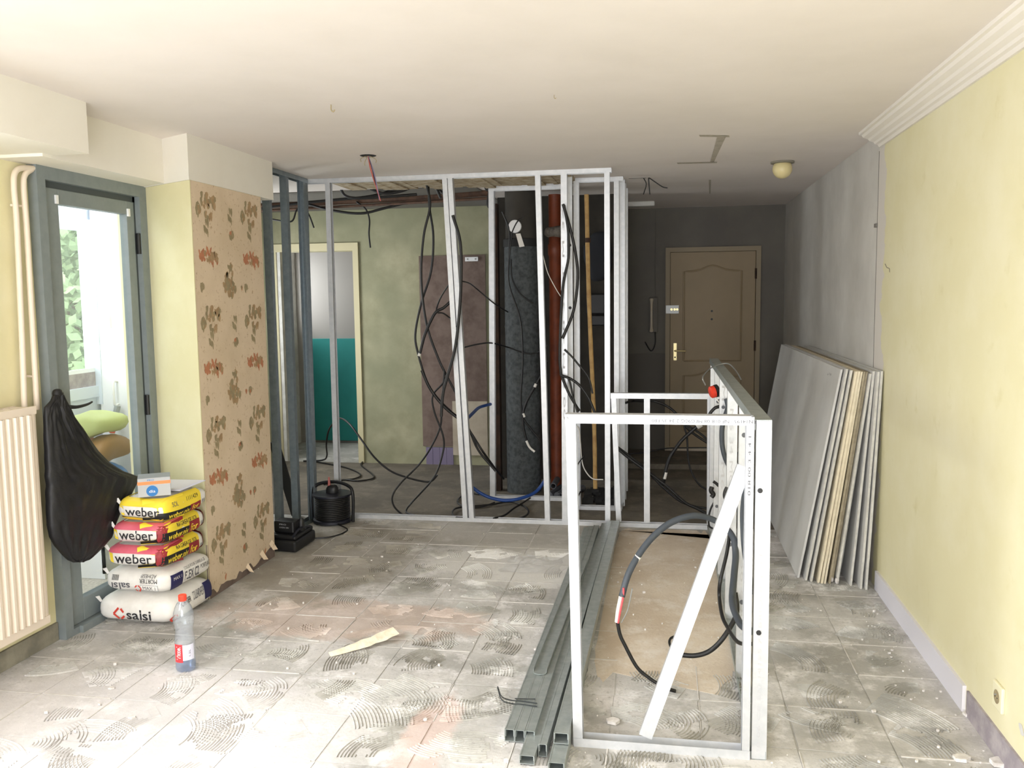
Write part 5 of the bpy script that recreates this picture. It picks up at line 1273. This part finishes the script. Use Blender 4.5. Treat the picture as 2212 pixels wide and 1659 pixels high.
sleeve(o, [(1438, 1020), (1435, 1034)], .0138, 'white_wire', 6.35, 'white_tape'); sleeve(o, [(1504, 920), (1514, 914)], .03, 'white_wire', 6.35, 'paper_flap')
cable([(1482, 918), (1500, 928), (1517, 940), (1530, 952)], .008, 'short black cable running to the end post of the low back frame', Y=6.38)
cable([(1358, 980), (1390, 978), (1420, 972), (1450, 968), (1530, 967)], .006, 'dark cable lying along the door sill of the hall', Y=7.9)
HY = 4.86
cable([(1569, 862, 4.90), (1572, 880, 4.88), (1566, 900, 4.86), (1560, 925, 4.85), (1560, 960, 4.85), (1566, 988, 4.85), (1576, 1010, 4.88)], .013, 'thick grey conduit bowing out of the half height wall near its far end', 'grey_conduit', 'conduit')
cable([(1555, 862), (1557, 876), (1545, 881), (1536, 890), (1531, 899)], .010, 'short black cable hooked at the far end of the half height wall', Y=5.3)
cable([(1541, 1040), (1548, 1045), (1552, 1049), (1556, 1047)], .009, 'tiny black cable stub low at the far end of the half height wall', Y=5.3)
cable([(1538, 1052), (1536, 1060), (1541, 1068), (1537, 1074)], .014, 'knotted black cable bunch at the far end post', Y=5.35)
cable([(1543, 1084), (1535, 1100), (1531, 1118), (1532, 1136), (1540, 1142)], .006, 'thin black cable curling down the far end post', Y=5.5)
cable([(1571, 1053), (1567, 1062), (1566, 1072), (1570, 1082), (1576, 1090)], .010, 'black cable tail hanging behind the slanting brace top', Y=4.2)
o = cable([(1624, 1364, 3.05), (1606, 1354, 3.1), (1594, 1338, 3.2), (1582, 1300, 3.35), (1586, 1240, 3.5), (1589, 1200, 3.6), (1585, 1165, 3.65), (1570, 1143, 3.7), (1539, 1122, 3.7), (1497, 1114, 3.65), (1451, 1128, 3.6), (1413, 1157, 3.55), (1382, 1195, 3.5), (1357, 1241, 3.45), (1343, 1289, 3.42)], .0135, 'large grey corrugated conduit making a wide loop inside the low frame', 'grey_conduit', 'conduit')
sleeve(o, [(1379, 1201), (1373, 1210)], .0145, 'white_wire', 3.49, 'white_tape')
sleeve(o, [(1341, 1288), (1335, 1318), (1332, 1344)], .008, 'white_wire', 3.42, 'white_core'); sleeve(o, [(1347, 1270), (1346, 1290), (1340, 1320), (1335, 1346)], .004, 'red_wire', 3.415, 'red_core'); sleeve(o, [(1366, 1271), (1362, 1290), (1355, 1320), (1342, 1345)], .0025, 'wire_grey', 3.42, 'grey_core')
MB().tube([at(x, y, Y=Y_) for x, y, Y_ in ((1334, 1344, 3.42), (1339, 1370, 3.42), (1349, 1392, 3.42), (1375, 1440, 3.42), (1400, 1463, 3.42), (1418, 1475, 3.42), (1440, 1487, 3.42), (1459, 1493, 3.43))], .0075, 8, 5).build('core_cable', 'black_cable', o, 60)
cable([(1614, 1048, 3.58), (1608, 1075, 3.55), (1605, 1110, 3.5), (1606, 1150, 3.45), (1609, 1190, 3.4), (1617, 1235, 3.25), (1625, 1278, 3.1)], .012, 'grey conduit running down inside the front end of the half height wall', 'grey_conduit', 'conduit')
cable([(1577, 1148, 3.7), (1570, 1195, 3.65), (1556, 1255, 3.6), (1554, 1290, 3.6), (1560, 1330, 3.5), (1572, 1356, 3.4), (1594, 1387, 3.2), (1623, 1391, 3.05)], .0075, 'thin black cable hanging in a loop beside the grey conduit')
cable([(1588, 1280, 3.6), (1592, 1310, 3.58), (1588, 1335, 3.56), (1563, 1377, 3.52), (1535, 1405, 3.52), (1504, 1416, 3.52), (1470, 1415, 3.54)], .010, 'thick black cable end lying towards the slanting brace')
cable([(1474, 1412), (1460, 1404), (1450, 1398), (1446, 1388), (1449, 1379), (1460, 1374)], .006, 'small black wire ends left of the slanting brace', floor=.03)
cable([(1615, 1052, 3.55), (1622, 1062, 3.4), (1627, 1070, 3.2)], .007, 'short black cable beside the slanting brace top')
